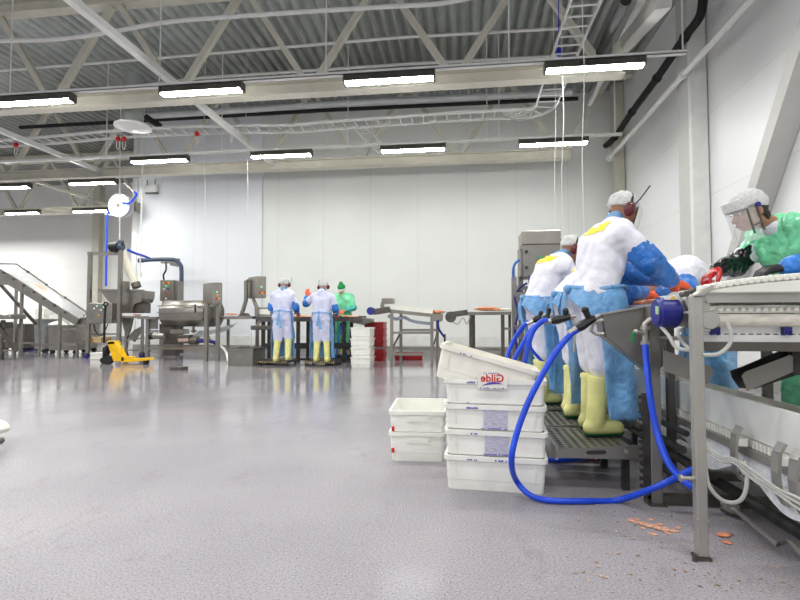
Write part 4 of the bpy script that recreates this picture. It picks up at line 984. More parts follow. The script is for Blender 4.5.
for x, z, r in ((1.18, .08, .02), (1.23, .16, .016), (1.2, .24, .022), (1.22, .33, .018), (1.42, .06, .03), (1.6, .12, .025)): build(MB().cyl((x, 2.98 if x < 1.3 else 1.9, z+.04), (x, 5.6, z), r, n=10), 'service_pipe', dark_steel, t)
g = 'grey cable bundle under the near line'
for i, dz in enumerate((0, -.02, .018)):
    solo(MB().hose([at(700, 425, Y=2.72)+V((0, .02*i, dz)), at(708, 448, Y=2.6)+V((0, 0, dz)), at(722, 459, Y=2.5)+V((0, 0, dz*.6)), at(736, 462, Y=2.4)+V((0, .01*i, dz*.5)), at(756, 477, Y=2.25)+V((0, 0, dz)), at(776, 490, Y=2.12)+V((0, 0, dz*.5)), at(800, 504, Y=2.0)+V((0, 0, dz)), at(830, 520, Y=1.9)], .0055, 8), 'cable', grey_cable, ('upper', 'lower', 'middle')[(2, 1, 0)[i]]+' grey cable of the bundle sagging along the low conveyor', 'cable', g)
solo(MB().hose([at(705, 462, Y=2.4), at(709, 485, Y=2.38), at(722, 500, Y=2.36), at(737, 502, Y=2.35), at(745, 493, Y=2.34), at(747, 475, Y=2.35), at(744, 462, Y=2.4)], .0085, 8), 'cable', grey_cable, 'grey cable in a wide loop near the floor beside the near steel leg', 'cable', g)
# deflector plates
t = thing('deflector_plate', 'slanted grey and black deflector plates under the white belt at right', 'plate', at(765, 375, Y=2.6))
build(MB().prism([at(x, y, Y=2.66) for x, y in ((731, 371), (733, 378), (740, 388), (755, 389), (800, 374), (800, 344), (790, 347), (740, 368))], (0, .012, 0)), 'black_flap', black_plate, t)
build(MB().prism([at(x, y, Y=2.58) for x, y in ((742, 376), (745, 372), (790, 355), (793, 357), (793, 372), (748, 391))], (0, .008, 0)), 'grey_plate', steel_matt, t)
build(MB().b2(at(793, 375, Y=2.6), at(800, 345, Y=2.64)), 'support', dark_steel, t)
t = thing('deflector_plate', 'grey round-ended deflector plate between the two near steel legs', 'plate', at(690, 365, Y=2.7))
build(MB().prism([at(x, y, Y=2.7) for x, y in ((664, 350), (700, 363), (710, 366), (714, 371), (708, 384), (700, 383), (664, 371))], (0, .01, 0)), 'grey_plate', steel_matt, t)
build(MB().b2(at(668, 378, Y=2.72), at(664, 345, Y=2.75)), 'support', steel_dark, t)
# floor pipe and castings at right
t = thing('floor_pipe', 'bent steel pipe lying on the floor at the lower right corner', 'pipe', at(765, 525, z=0))
build(MB().tube([at(x, y, z=.05) for x, y in ((722, 503), (738, 512), (757, 528), (778, 545), (784, 541), (790, 543), (815, 566))], .011), 'pipe', steel_n, t)
build(MB().cyl(at(733, 507, z=.0), at(733, 507, z=.06), .03).cyl(at(722, 508, z=.03), at(740, 514, z=.03), .018), 'coupling', steel_dark, t)
t = thing('floor_clamp', 'steel pipe clamp on the floor below the low conveyor at right', 'clamp', at(788, 520, z=0))
build(MB().cyl(at(788, 521, z=0), at(788, 521, z=.06), .025).cyl(at(780, 519, z=.05), at(797, 524, z=.05), .016), 'body', steel_n, t)
build(MB().cyl(at(770, 508, z=.05), at(800, 524, z=.1), .01), 'rod', steel_n, t)

# --- platforms
def platform(x0, x1, ya, yb, z, s):
    t = thing('standing_platform', s, 'platform', ((x0+x1)/2, (ya+yb)/2, 0), 'standing platforms at the near line')
    pl = MB().b2((x0, ya, z-.012), (x1, yb, z-.003)); build(pl, 'deck', steel_matt, t)
    mb = MB()
    for i in range(int((x1-x0)/.05)):
        for j in range(int((yb-ya)/.05)): mb.cyl((x0+.03+.05*i, ya+.03+.05*j, z-.005), (x0+.03+.05*i, ya+.03+.05*j, z), .014, n=8)
    build(mb, 'anti_slip_studs', steel_dark, t)['kind'] = 'stuff'
    build(MB().b2((x0-.012, ya, z-.075), (x0, yb, z)), 'edge_lip', steel_n, t)
    sp = MB().prism([(x0-.012, ya-.01, z-.06), (x1+.05, ya-.01, z-.055), (x1+.05, ya-.01, z+.03), (x0-.012, ya-.01, z-.015)], (0, .01, 0)); sd = build(sp, 'side_plate', steel_matt, t)
    build(MB().prism([(x0+.2+.055*(1 if a_ < 6 else 0)+.022*math.cos(R(90+30*a_)) - .0, ya-.0135, z-.018+.02*math.sin(R(90+30*a_))) for a_ in range(0)]+[(x0+.17, ya-.013, z-.035), (x0+.26, ya-.013, z-.03), (x0+.275, ya-.013, z-.018), (x0+.26, ya-.013, z-.006), (x0+.17, ya-.013, z-.012), (x0+.155, ya-.013, z-.023)], (0, .004, 0)), 'slot', dark_steel, sd)
    build(MB().cyl((x0+.38, ya-.02, z-.01), (x0+.38, ya, z-.01), .012), 'bolt', steel_n, sd)
    for y in (ya+.06, yb-.06): build(MB().b2((x1-.06, y-.02, 0), (x1-.02, y+.02, z-.012)), 'leg', dark_steel, t)
    return t
platform(.545, .98, 3.08, 3.66, .25, 'perforated steel platform under the nearest worker')
platform(.54, .98, 3.72, 4.28, .25, 'perforated steel platform under the middle worker')
platform(.54, .98, 4.4, 4.95, .25, 'perforated steel platform under the farthest near worker')
platform(1.98, 2.55, 4.35, 4.95, .25, 'steel platform under the stooping worker beyond the belt')
platform(1.95, 2.6, 3.2, 3.85, .2, 'steel platform under the worker in green at right')

scrap_m = mat('pale salmon scrap', (240, 172, 142), .4, 0, .2, 40, .4, 60)
# scraps on the floor
g = 'salmon scraps on the floor'
rng = random.Random(3)
sc = [(631, 520.5, .017), (639, 523, .02), (647, 525.5, .024), (656, 527.5, .024), (664, 529.5, .022), (673, 531, .017), (653, 534, .014), (651, 519.5, .012), (643, 528, .011), (660, 524.5, .013), (668, 533.5, .01), (637, 519, .01), (678, 528, .012)]
lab = ['left end of the scrap line', 'second piece of the scrap line', 'largest piece left of the leg', 'middle of the scrap line', 'right of the middle piece', 'piece nearest to the steel leg', 'small piece in front of the scrap line', 'small piece behind the scrap line', 'thin piece at the front left of the line', 'piece behind the middle of the line', 'tiny piece in front of the right end', 'tiny piece behind the left end', 'small piece touching the steel leg']
for i, (px, py, s) in enumerate(sc): solo(lump(at(px, py, z=.001), s, i+20, sq=.14), 'salmon_scrap', scrap_m, 'orange salmon scrap on the floor, '+lab[i], 'salmon', g)
for i, (px, py, s, l_) in enumerate(((556, 453, .035, 'beside the tall crate stack under the platform'), (594, 459.5, .03, 'on the floor under the nearest platform'), (724, 536, .022, 'right of the near steel leg'), (727, 543, .014, 'smallest, right of the near steel leg'))):
    solo(lump(at(px, py, z=.001), s, i+40, sq=.3), 'salmon_scrap', salmon_m, 'orange salmon scrap, '+l_, 'salmon', g)
mb = MB()
for i in range(130):
    px, py = rng.uniform(560, 800), rng.uniform(505, 595)
    c_ = at(px, py, z=.001); s = rng.uniform(.002, .007); b2 = lump(c_, s, i*1.3, sq=.3); me = bpy.data.meshes.new('x'); b2.bm.to_mesh(me); b2.bm.free(); mb.bm.from_mesh(me); bpy.data.meshes.remove(me)
o = solo(mb, 'crumbs', mat('pale and brown crumbs', (176, 150, 128), .6, 0, .35, 6), 'tiny pale and brown crumbs scattered on the floor around the near leg', 'crumbs'); o['kind'] = 'stuff'
# ================================================================== machines along the back of the hall
def post(t, x, ya, yb, Y, w=.06, m=None, name='leg', d=None):
    a, c = at(x, ya, Y=Y), at(x, yb, Y=Y); zb = max(0, c.z)
    if abs(c.z) < .06: zb = 0
    return build(MB().b2((c.x-w/2, Y-(d or w)/2, zb), (c.x+w/2, Y+(d or w)/2, a.z)), name, m or steel, t)
def beam(t, x0, y0, x1, y1, Y, h=.05, d=.05, m=None, name='rail', Y2=None):
    return build(MB().bar(at(x0, y0, Y=Y), at(x1, y1, Y=Y2 or Y), h, d, up=(0, 1, 0)), name, m or steel, t)
def panel(t, P, Y, depth, name, m, bevel=0): return build(MB().prism([at(x, y, Y=Y) for x, y in P], (0, depth, 0)), name, m, t, bevel=bevel)
def boxpx(t, x0, y0, x1, y1, Y, depth, name, m, bevel=.012, floor=False):
    a, c = at(x0, y0, Y=Y), at(x1, y1, Y=Y)
    if floor: c.z = 0
    return build(MB().b2((a.x, Y, min(a.z, c.z)), (c.x, Y+depth, max(a.z, c.z))), name, m, t, bevel=bevel)
def buttons(t, pts, Y, r=.022):
    for x, y, m in pts: build(MB().cyl(at(x, y, Y=Y-.03), at(x, y, Y=Y+.005), r, n=10), 'button', m, t)
def smalllump(px, py, Y, s, seed, lab, g, z=None, m=salmon_m, sq=.22):
    p = at(px, py, Y=Y); return solo(lump((p.x, Y, p.z+.012 if z is None else z+.002), s, seed, m, sq), 'salmon_piece', m, lab, 'salmon', g)

# --- inclined conveyor at far left
t = thing('inclined_conveyor', 'long steel conveyor sloping down to the right at the far left', 'conveyor', at(45, 357, z=0))
panel(t, [(-30, 268), (1, 269), (79, 319), (75, 325), (8, 285), (-30, 284)], 11.8, .04, 'side_plate', steel)
panel(t, [(-25, 262), (17, 263.5), (87, 312), (83, 317), (14, 270), (-25, 268)], 12.4, .03, 'side_plate', steel)
def bs(u, v):
    f = [at(-30, 269, Y=11.84), at(2, 270, Y=11.84), at(79, 319.5, Y=11.84)]; b_ = [at(-25, 264.5, Y=12.4), at(16, 265, Y=12.4), at(86, 313.5, Y=12.4)]
    def L(P, s): return P[0].lerp(P[1], s/.25) if s < .25 else P[1].lerp(P[2], (s-.25)/.75)
    return L(f, u).lerp(L(b_, u), v)
build(MB().sheet(bs, 24, 2, .02), 'belt', mat('pale grey belt', (172, 173, 172), .35, 0, .05, 6), t)
build(MB().sheet(lambda u, v: bs(.5+.16*u, .45+.25*v*math.sin(math.pi*u))+V((0, 0, .014)), 8, 2, .006), 'salmon_smear', salmon_m, t, label='orange salmon smear')
for i in range(7):
    u = .28+.1*i; q = bs(u, 0); build(MB().cyl(q+V((0, -.06, -.02)), q+V((0, -.02, -.02)), .035, n=10), 'bolt', steel_dark, t)
    if i % 2: q = bs(u, 1); build(MB().b2(q+V((-.03, -.02, 0)), q+V((.03, .02, .07))), 'guide_clip', steel_dark, t)
for x, ya, yb, Y in ((20, 284, 358, 11.82), (59, 312, 358.5, 11.82), (77, 320, 357, 12.3), (39, 300, 356, 12.5), (14.5, 284, 353, 12.9)): post(t, x, ya, yb, Y, .06)
beam(t, 32, 344.5, 78, 344.5, 11.85, .06); beam(t, 60, 329, 77, 329, 11.85); beam(t, 0, 284, 36, 324, 11.95, .07, m=steel_dark); beam(t, 20, 343, 33, 343, 12.5)
panel(t, [(79, 318), (85, 317), (85, 325), (76, 325)], 11.9, .4, 'outlet_tray', steel)
t = thing('small_conveyor', 'end of a low steel conveyor at the far left edge, before the inclined one', 'conveyor', at(5, 357, z=0))
boxpx(t, -40, 314, 10, 319, 11.2, .5, 'top', steel, .03); boxpx(t, -40, 322, 3, 328, 11.3, .3, 'side_channel', steel_dark)
beam(t, -4, 324, 17, 351, 11.25, .12, m=steel_dark, name='stringer'); post(t, 2, 320, 358, 11.4, .07, steel_dark); post(t, 13.5, 343, 358, 11.5, .06)
beam(t, -20, 341, 8, 341, 11.4); beam(t, -20, 350.5, 14, 350.5, 11.4, .04)

# --- bins and crates behind it
def tub(x0, y0, x1, Y, depth, m, s, name='bin', cat='bin', leg=True):
    a, c = at(x0, y0, Y=Y), at(x1, y0, Y=Y); z0 = .12 if leg else 0
    M = Matrix.Translation(((a.x+c.x)/2, Y+depth/2, z0)); L = c.x-a.x; H = a.z-z0
    t = thing(name, s, cat, ((a.x+c.x)/2, Y+depth/2, 0), 'floor bins at left')
    build(loft(MB(), [rrect(L/2-.03, depth/2-.03, 0, .06), rrect(L/2, depth/2, H*.95, .06), rrect(L/2+.02, depth/2+.02, H*.95, .06), rrect(L/2+.02, depth/2+.02, H, .06), rrect(L/2-.03, depth/2-.03, H, .05), rrect(L/2-.05, depth/2-.05, .05, .05)], M), 'tub', m, t)
    if leg:
        for sx in (-1, 1):
            for sy in (-1, 1): build(MB().cyl(M @ V((sx*(L/2-.12), sy*(depth/2-.1)-.03, -.06)), M @ V((sx*(L/2-.12), sy*(depth/2-.1)+.03, -.06)), .06), 'wheel', black_rubber, t)
    return t
tub(33, 319, 45.5, 13.7, .5, grey_bin, 'dark grey upright bin behind the inclined conveyor')
tub(47, 325, 77, 13.2, .7, steel, 'wide steel tub with a white heap behind the lower conveyor legs')
tub(1, 324, 25, 14.0, .7, steel_dark, 'grey tub standing behind the far left legs')
tub(78.5, 319, 87, 14.1, .6, grey_bin, 'dark bin half hidden by the frame of the hopper machine')
c = at(58, 325, Y=13.5); solo(MB().ball((c.x, 13.5, c.z-.02), (.28, .2, .14)), 'white_sack', white_plastic, 'white bulging sack lying in the wide steel tub', 'sack', )
c = at(26.5, 341, Y=14.9); t = thing('blue_drum', 'small blue drum seen between the bins at far left', 'drum', (c.x, 15.0, 0))
build(MB().cyl((c.x, 15, 0.0), (c.x, 15, .58), .17, n=20), 'body', navy_m, t); build(MB().ring((c.x, 15, .3), (0, 0, 1), .18, .03, .02), 'band', navy_m, t); build(MB().cyl((c.x, 15, .58), (c.x, 15, .62), .175, n=20), 'lid', navy_m, t)
g = 'crates in the far stack at left'
for j, (px, n_) in enumerate(((41, 5), (55.5, 4))):
    for i in range(n_+2):
        a = at(px, 305, Y=16.0); crate(Matrix.Translation((a.x, 16.2, .2*i)) @ Matrix.Rotation(R(90), 4, 'Z'), 'far white crate behind the inclined conveyor, %s of the %s stack' % (('lowest', 'second from below', 'third from below', 'fourth from below', 'fifth from below', 'sixth from below', 'topmost')[i] if i < n_+1 else 'topmost', ('left', 'right')[j]), g, crate_plastic, detail=False)

# --- hopper machine on castors
t = thing('hopper_machine', 'tall steel frame machine with hopper and control cabinet on blue castors', 'machine', at(110, 358, z=0))
YF = 11.9
post(t, 88, 252, 353, YF, .085); post(t, 118.5, 240, 357.5, YF-.1, .085); beam(t, 88, 253.5, 119, 253.5, YF, .09)
beam(t, 118, 252, 122, 252, YF, .07, Y2=YF+.6); post(t, 142, 318, 354, YF+.3, .06); post(t, 126, 318, 353, YF+.4, .06)
a = at(112, 247, Y=YF-.1); mb = MB(); mb.cyl(a+V((-.02, 0, 0)), a+V((.2, 0, 0)), .13, n=18); m_ = build(mb, 'agitator_motor', black_rubber, t)
build(MB().cyl(a+V((.2, 0, 0)), a+V((.3, 0, 0)), .1, n=16).box(a+V((.25, 0, .1)), (.1, .1, .1)), 'motor_end', slate_pipe, m_)
build(MB().hose([at(x, y, Y=YF+.2) for x, y in ((122, 250), (125, 258), (129, 270), (136, 285))], .1, 14), 'cream_hose', mat('cream hose', (226, 220, 202), .5, 0, .04, 8), t)
build(MB().cyl(at(135.3, 283, Y=YF+.2), at(137, 287.5, Y=YF+.2), .115), 'hose_cuff', steel_dark, t)
panel(t, [(99.5, 289.5), (143.5, 290.5), (143, 297), (141, 302), (134, 304), (131, 313), (121, 313), (113, 306), (107, 300)], YF+.12, .5, 'hopper', steel, .01)
beam(t, 98.5, 290, 144, 290.5, YF+.1, .05, .05, name='hopper_rim'); boxpx(t, 119.5, 281, 125, 289, YF+.25, .2, 'inlet_neck', steel)
boxpx(t, 124, 303, 142.5, 313, YF+.2, .35, 'outlet_box', steel_dark); beam(t, 127, 301.5, 142, 300, YF+.18, .04, name='flap', m=steel_matt)
cb = boxpx(t, 88.5, 303, 111.5, 323.5, YF-.22, .2, 'control_cabinet', steel)
buttons(cb, [(94, 308.5, led_white), (97, 306, led_white), (100.5, 306.5, led_green), (103.5, 307, led_white), (101, 310, led_white), (99, 315.5, led_yellow), (104, 310, navy_m)], YF-.22)
build(MB().hose([at(94, 324, Y=YF-.1), at(96, 332, Y=YF-.1), at(102, 335, Y=YF-.1), at(108, 324, Y=YF-.1)], .015, 6), 'cable', black_rubber, t)
beam(t, 119, 317, 143, 317, YF+.2, .05, .5, name='table'); beam(t, 119, 341, 144, 338, YF+.3, .04); beam(t, 89, 334, 119, 334, YF+.1, .04); beam(t, 119, 350, 143, 350, YF+.3, .03)
panel(t, [(121, 318), (133, 318), (130, 330), (127, 338), (124, 330)], YF+.35, .05, 'lower_chute', steel_matt); panel(t, [(128, 337), (134, 330), (142, 326), (142, 330), (134, 342)], YF+.4, .05, 'lower_chute', steel_matt)
boxpx(t, 88, 337, 101, 343, YF+.1, .4, 'wooden_tray', wood_m)
for x, Y in ((86.5, YF), (118.5, YF-.1), (125.5, YF+.4), (142, YF+.3)):
    a = at(x, 354, Y=Y); cs = build(MB().cyl((a.x, Y-.03, .075), (a.x, Y+.03, .075), .075, n=16), 'castor', navy_m, t, label='blue castor'); build(MB().b2((a.x-.04, Y-.04, .075), (a.x+.04, Y+.04, .16)), 'fork', steel_dark, cs)
smalllump(137, 316.2, YF+.25, .09, 70, 'orange salmon piece on the small table under the hopper', 'salmon on the far belts')
t = thing('white_box', 'low white box on the floor under the hopper machine', 'box', at(96, 361, z=0)); boxpx(t, 90, 353.5, 101.5, 362, 11.55, .25, 'body', white_plastic, floor=True); boxpx(t, 89.5, 352.8, 102, 354.2, 11.53, .29, 'lid', white_plastic)

# --- yellow pallet truck
t = thing('pallet_truck', 'yellow hand pallet truck with black tow handle', 'pallet truck', at(118, 364, z=0))
YP = 10.35
def PP(x, y, dy=0): return at(x, y, Y=YP+dy)
build(MB().prism([PP(106.5, 341.5), PP(114, 341), PP(124, 358), PP(124, 361.5), PP(113, 361.5)], (0, .16, 0)), 'mast_plate', yellow_paint, t, bevel=.01)
build(MB().prism([PP(107, 341), PP(114, 341), PP(115.5, 344), PP(107.5, 345)], (0, .2, 0)), 'head_plate', yellow_paint, t, bevel=.01)
for dy in (0, .38): build(MB().prism([PP(121, 356.5, dy), PP(131, 356.5, dy), PP(131.5, 358.5, dy), PP(150, 357.5+.4, dy), PP(150.5, 360, dy), PP(134, 362, dy), PP(121, 362.5, dy)], (0, .16, 0)), 'fork', yellow_paint, t, bevel=.008)
build(MB().tube([PP(104, 343, .2), PP(104.5, 320, .2), PP(105.5, 306, .2)], .026), 'tow_bar', black_rubber, t)
hd = build(MB().tube([PP(105.5, 307, .2), PP(103.5, 304.5, .12), PP(104.5, 302.5, .1), PP(107, 302.5, .3), PP(107.5, 304.5, .28), PP(105.5, 307, .2)], .02), 'tow_handle', black_rubber, t)
build(MB().cyl(PP(105, 350, .1), PP(109, 349, .1), .1).b2(PP(102, 347, .12), PP(110, 362, .3)), 'hydraulic_pump', black_rubber, t, bevel=.02)
for x, r, dy in ((108.5, .1, .02), (103.5, .07, .25)): a = PP(x, 362, dy); build(MB().cyl((a.x, a.y-.03, r), (a.x, a.y+.05, r), r, n=20), 'wheel', black_rubber, t)
for dy in (.08, .46): a = PP(146, 362, dy); build(MB().cyl((a.x, a.y-.04, .045), (a.x, a.y+.04, .045), .045), 'load_roller', black_rubber, t)

# --- drum washer with its control box
t = thing('drum_machine', 'steel drum machine with ribbed octagonal drum on legs', 'machine', at(182, 359, z=0))
YD = 11.75
a, c = at(158, 313.5, Y=YD), at(203, 313.5, Y=YD); r = .36; cy_ = YD+.34; zc = a.z
def octo(x, rr): return [V((x, cy_+rr*math.cos(R(22.5+45*k)), zc+rr*1.0*math.sin(R(22.5+45*k)))) for k in range(8)]
build(MB().prism(octo(a.x, r), (c.x-a.x, 0, 0)), 'drum', steel, t, bevel=.02)
build(MB().prism(octo(c.x, r*1.02), (.07, 0, 0)), 'end_plate', steel_dark, t); build(MB().prism(octo(c.x+.07, r*.96), (.17, 0, 0)), 'end_housing', steel_dark, t, bevel=.02)
for dz in (.19, .02, -.14): build(MB().b2((a.x, cy_-r-.015, zc+dz-.012), (c.x, cy_-r+.03, zc+dz+.012)), 'drum_rib', steel_matt, t)
build(MB().b2((a.x+1.0, cy_-r-.03, zc+.02), (a.x+1.02, cy_-r+.02, zc+.24)), 'door_catch', steel_dark, t)
post(t, 147.5, 317, 358, 12.0, .085); post(t, 161, 324, 358.5, 12.2, .075)
panel(t, [(148.5, 318), (157.5, 318), (157.5, 329), (149, 329)], 12.0, .03, 'side_plate', steel_matt)
beam(t, 141, 318, 160, 318, 11.95, .06, .3, name='feed_table')
beam(t, 147, 345.5, 217, 345.5, 12.0, .045); beam(t, 147, 348.3, 206, 348.3, 11.7, .06); beam(t, 147, 331, 158, 331, 12, .05)
boxpx(t, 161, 326.5, 172, 338, 12.0, .25, 'gear_housing', steel_dark); boxpx(t, 170, 329, 183, 334, 11.95, .3, 'gear_housing', steel)
a = at(152, 336, Y=11.85); mt = build(MB().cyl(a, a+V((.35, 0, 0)), .075, n=16), 'pump_motor', steel, t); build(MB().cyl(a+V((-.05, 0, 0)), a+V((.03, 0, 0)), .09, n=16), 'motor_cap', black_rubber, mt)
boxpx(t, 177, 335, 189, 343.5, 11.7, .3, 'pump_box', steel_dark); boxpx(t, 178, 338.5, 188, 341.5, 11.69, .02, 'panel_plate', mat('pale rose plate', (190, 160, 150), .5), 0)
a = at(190, 340.5, Y=11.8); pm = build(MB().cyl(a, a+V((.22, 0, 0)), .1, n=16).cyl(a+V((.22, 0, 0)), a+V((.36, 0, 0)), .06), 'pump', steel_dark, t)
build(MB().hose([at(199, 341, Y=11.75), at(206, 340.5, Y=11.7), at(213, 342, Y=11.7), at(218.5, 345, Y=11.7)], .045), 'blue_hose', navy_m, t, label='dark blue hose')
build(MB().cyl(at(193.5, 326, Y=11.8), at(193.5, 333, Y=11.8), .03).cyl(at(191.5, 331, Y=11.8), at(196, 331, Y=11.8), .025), 'valve', steel_dark, t)
build(MB().hose([at(205, 335, Y=11.9), at(209, 337, Y=11.9), at(211, 344, Y=11.9)], .03), 'cream_tube', wood_m, t)
build(MB().sheet(lambda u, v: spline([at(195, 334, Y=12.0), at(206, 333.5, Y=12.0), at(220, 330, Y=12.0), at(229, 327.5, Y=12), at(234, 325.5, Y=12)], 8)[min(32, int(round(u*32)))]+V((0, (v-.5)*.4, (v-.5)*.16)), 32, 3, .01), 'return_trough', mat('grey translucent trough', (190, 192, 194), .3, .2, .04, 5), t)
def tilted_box(x0, y0, x1, y1, Y, s, xm, btn):
    t = thing('control_box', s, 'control box', at((x0+x1)/2, 360, z=0), 'steel control boxes on posts')
    a, b_, m_ = at(x0, y0, Y=Y+.25), at(x1, y1, Y=Y+.02), at(xm, y0, Y=Y-.1)
    bx = build(MB().prism([V((a.x, a.y, b_.z)), V((m_.x, m_.y, b_.z)), V((b_.x, b_.y, b_.z)), V((b_.x-.15, b_.y+.3, b_.z))], (0, 0, a.z-b_.z)), 'cabinet', steel, t, bevel=.01)
    for u, v, mm in btn:
        p = V((m_.x, m_.y, b_.z)).lerp(V((b_.x, b_.y, b_.z)), u)+V((0, 0, (a.z-b_.z)*v)); build(MB().ball(p, (.026, .026, .026), n=8), 'button', mm, bx)
    return t
t2 = tilted_box(203, 283.5, 222, 304, 11.35, 'steel control box on two posts at the right end of the drum', 212, ((.3, .55, led_green), (.5, .55, led_white), (.45, .25, led_red), (.7, .25, led_yellow), (.55, .4, led_yellow)))
post(t2, 206, 303, 361, 11.42, .085); post(t2, 217.5, 303, 358.5, 11.6, .08)
t2 = tilted_box(248, 277.5, 266, 298, 11.6, 'steel control box on a bent tube above the bench end', 257, ((.3, .5, led_green), (.5, .5, led_white), (.35, .25, led_red), (.6, .22, led_yellow), (.8, .25, led_red)))
build(MB().tube([at(x, y, Y=11.75) for x, y in ((248, 281), (246, 281), (246, 300), (243.5, 309), (241, 316))], .05, 10), 'bent_tube', steel, t2)
build(MB().tube([at(x, y, Y=11.75) for x, y in ((253, 298), (254, 301), (257.5, 309), (257, 316))], .045, 10), 'bent_tube', steel, t2)
build(MB().prism([at(236, 318, Y=11.7), at(241, 313, Y=11.7), at(245, 313, Y=11.7), at(249, 318, Y=11.7)], (0, .2, 0)), 'pivot_bracket', steel_dark, t2)
# conveyor piece between drum and bench
t = thing('link_conveyor', 'narrow steel conveyor linking the drum machine to the bench', 'conveyor', at(225, 360, z=0))
beam(t, 221, 318, 256, 317.5, 11.9, .07, .45, name='bed'); build(MB().b2(at(216, 316.8, Y=11.7), at(256, 316.2, Y=12.1)), 'belt', white_plastic, t)
post(t, 257, 318, 361, 12.2, .07, steel_dark); post(t, 228, 318, 357, 12.45, .06)
smalllump(232, 315.8, 11.9, .11, 71, 'flat orange salmon piece left of the bent-tube control box', 'salmon on the far belts')
# tall control cabinet behind the drum and the slate pipe
t = thing('control_cabinet', 'upright steel control cabinet standing behind the drum machine', 'cabinet', at(169, 353, Y=13.2))
t.location.z = 0
bx = boxpx(t, 160, 280, 173, 301, 13.2, .35, 'cabinet', steel); boxpx(t, 173, 281, 177.5, 301, 13.3, .3, 'side_cover', steel_matt)
boxpx(t, 162, 301, 176, 352, 13.3, .2, 'stand', steel_dark, floor=True)
buttons(bx, [(163.5, 283, led_yellow), (166, 283, led_red), (168.7, 283, led_yellow), (163.5, 286, led_green), (166, 286, led_white), (168.7, 286, led_green), (164, 289, led_white), (168, 289, navy_m), (166, 293, led_red), (166, 298.5, led_white)], 13.2, .026)
build(MB().hose([at(164, 280, Y=13.3), at(163.5, 275, Y=13.3), at(166, 270, Y=13.3), at(166, 262, Y=13.35)], .025), 'cable', black_rubber, t)
t = thing('slate_pipe', 'slate blue bent pipe rising behind the drum machine', 'pipe', at(181, 352, Y=13.78)); t.location.z = 0
build(MB().tube(spline([at(x, y, Y=13.78) for x, y in ((140, 260.5), (155, 259.5), (170, 259.5), (176, 260.5), (180, 264.5), (181.5, 271), (181.3, 300), (181.3, 353))], 6), .062, 14), 'pipe', slate_pipe, t)
build(MB().b2(at(163, 259, Y=13.86), at(178, 263, Y=13.75)).b2(at(170, 262, Y=13.86), at(178, 267, Y=14.3)), 'wall_bracket', steel_matt, t)
build(MB().cyl(at(139, 260.5, Y=13.78), at(143, 260.3, Y=13.78), .075), 'end_sleeve', slate_pipe, t)
solo(MB().hose([at(128, 250, Y=12.1), at(136, 253.5, Y=12.5), at(144, 256, Y=13), at(150, 258.5, Y=13.4)], .035), 'air_hose', blue_hose, 'short blue hose from the black motor to the slate pipe', 'hose')
c = at(140, 275, Y=12.9); t = thing('pendant_socket', 'small white socket hanging on a cable beside the cream hose', 'socket', c)
build(MB().cyl(c+V((0, 0, -.05)), c+V((0, 0, .06)), .055), 'socket', white_plastic, t); build(MB().tube([c+V((0, 0, .05)), at(141, 235, Y=12.9), V((at(141, 235, Y=12.9).x, 12.9, 7.49))], .022), 'cable', white_paint, t)
# low tank and drain tray
t = thing('low_tank', 'low open steel tank on the floor left of the bench', 'tank', at(242, 364, z=0))
a, c = at(227.5, 366, z=0), at(254, 366, z=0); L = c.x-a.x; M = Matrix.Translation(((a.x+c.x)/2, a.y+.35, 0)); H = .38
build(loft(MB(), [rrect(L/2, .35, 0, .02), rrect(L/2, .35, H, .02), rrect(L/2-.02, .33, H, .02), rrect(L/2-.02, .33, .03, .02)], M), 'body', steel_matt, t)
build(loft(MB(), [rrect(L/2+.02, .37, H-.03, .02), rrect(L/2+.02, .37, H, .02), rrect(L/2-.025, .325, H, .02), rrect(L/2-.025, .325, H-.03, .02)], M, True), 'rim', steel, t)
a = at(251.7, 330, Y=11.25); solo(MB().cyl((a.x, 11.25, .031), (a.x, 11.25, a.z), .016, n=8), 'water_stream', water_m, 'thin water stream falling into the low steel tank', 'water')
t = thing('floor_tray', 'small grey drain tray on the floor in front of the drum machine', 'tray', at(176, 369.5, z=0))
a, c = at(170, 370.5, z=0), at(182, 370.5, z=0); build(MB().b2((a.x, a.y, 0), (c.x, a.y+.25, .06)), 'tray', steel_dark, t); build(MB().b2((a.x+.03, a.y+.03, .055), (c.x-.03, a.y+.22, .068)), 'grate', steel, t)
solo(MB().hose([at(219.5, 346, Y=11.8), at(223, 348, Y=11.6), at(226.5, 353, Y=11.4), at(228.5, 362, Y=11.3)], .03), 'drain_hose', white_plastic, 'whitish hose arching from the drum machine to the low tank', 'hose')

# --- the back bench
t = thing('work_bench', 'long dark steel trimming bench with white belt where the back workers stand', 'bench', at(308, 361, z=0))
build(MB().b2((at(258, 320, Y=11.45).x, 11.45, 1.03), (at(362, 320, Y=11.45).x, 11.95, 1.05)), 'belt', white_plastic, t)
beam(t, 258, 319.5, 362, 319, 11.42, .11, .06, steel_dark, 'front_beam'); beam(t, 258, 318.5, 366, 318, 11.98, .1, .05, steel_dark, 'rear_beam')
for x, Y in ((263, 11.5), (298, 11.5), (344, 11.5), (269, 11.95), (308, 11.95), (351.5, 11.95), (333, 11.95)): post(t, x, 320, 361.5 if Y < 11.7 else 359.5, Y, .075, dark_steel)
beam(t, 263, 345.5, 352, 345, 11.5, .11, .06, dark_steel, 'lower_rail'); beam(t, 263, 359.5, 352, 359, 11.5, .05, .06, dark_steel, 'floor_rail'); beam(t, 263, 347, 352, 347, 11.95, .08, .06, dark_steel, 'lower_rail')
boxpx(t, 250.5, 325.5, 275, 330, 11.35, .3, 'gutter', steel_dark); beam(t, 256, 327, 260, 321, 11.4, .05)
bx = boxpx(t, 254.5, 307.5, 270, 316, 11.8, .25, 'tray_holder', steel); boxpx(t, 259, 309, 269.5, 314.5, 11.78, .2, 'white_tray', white_plastic)
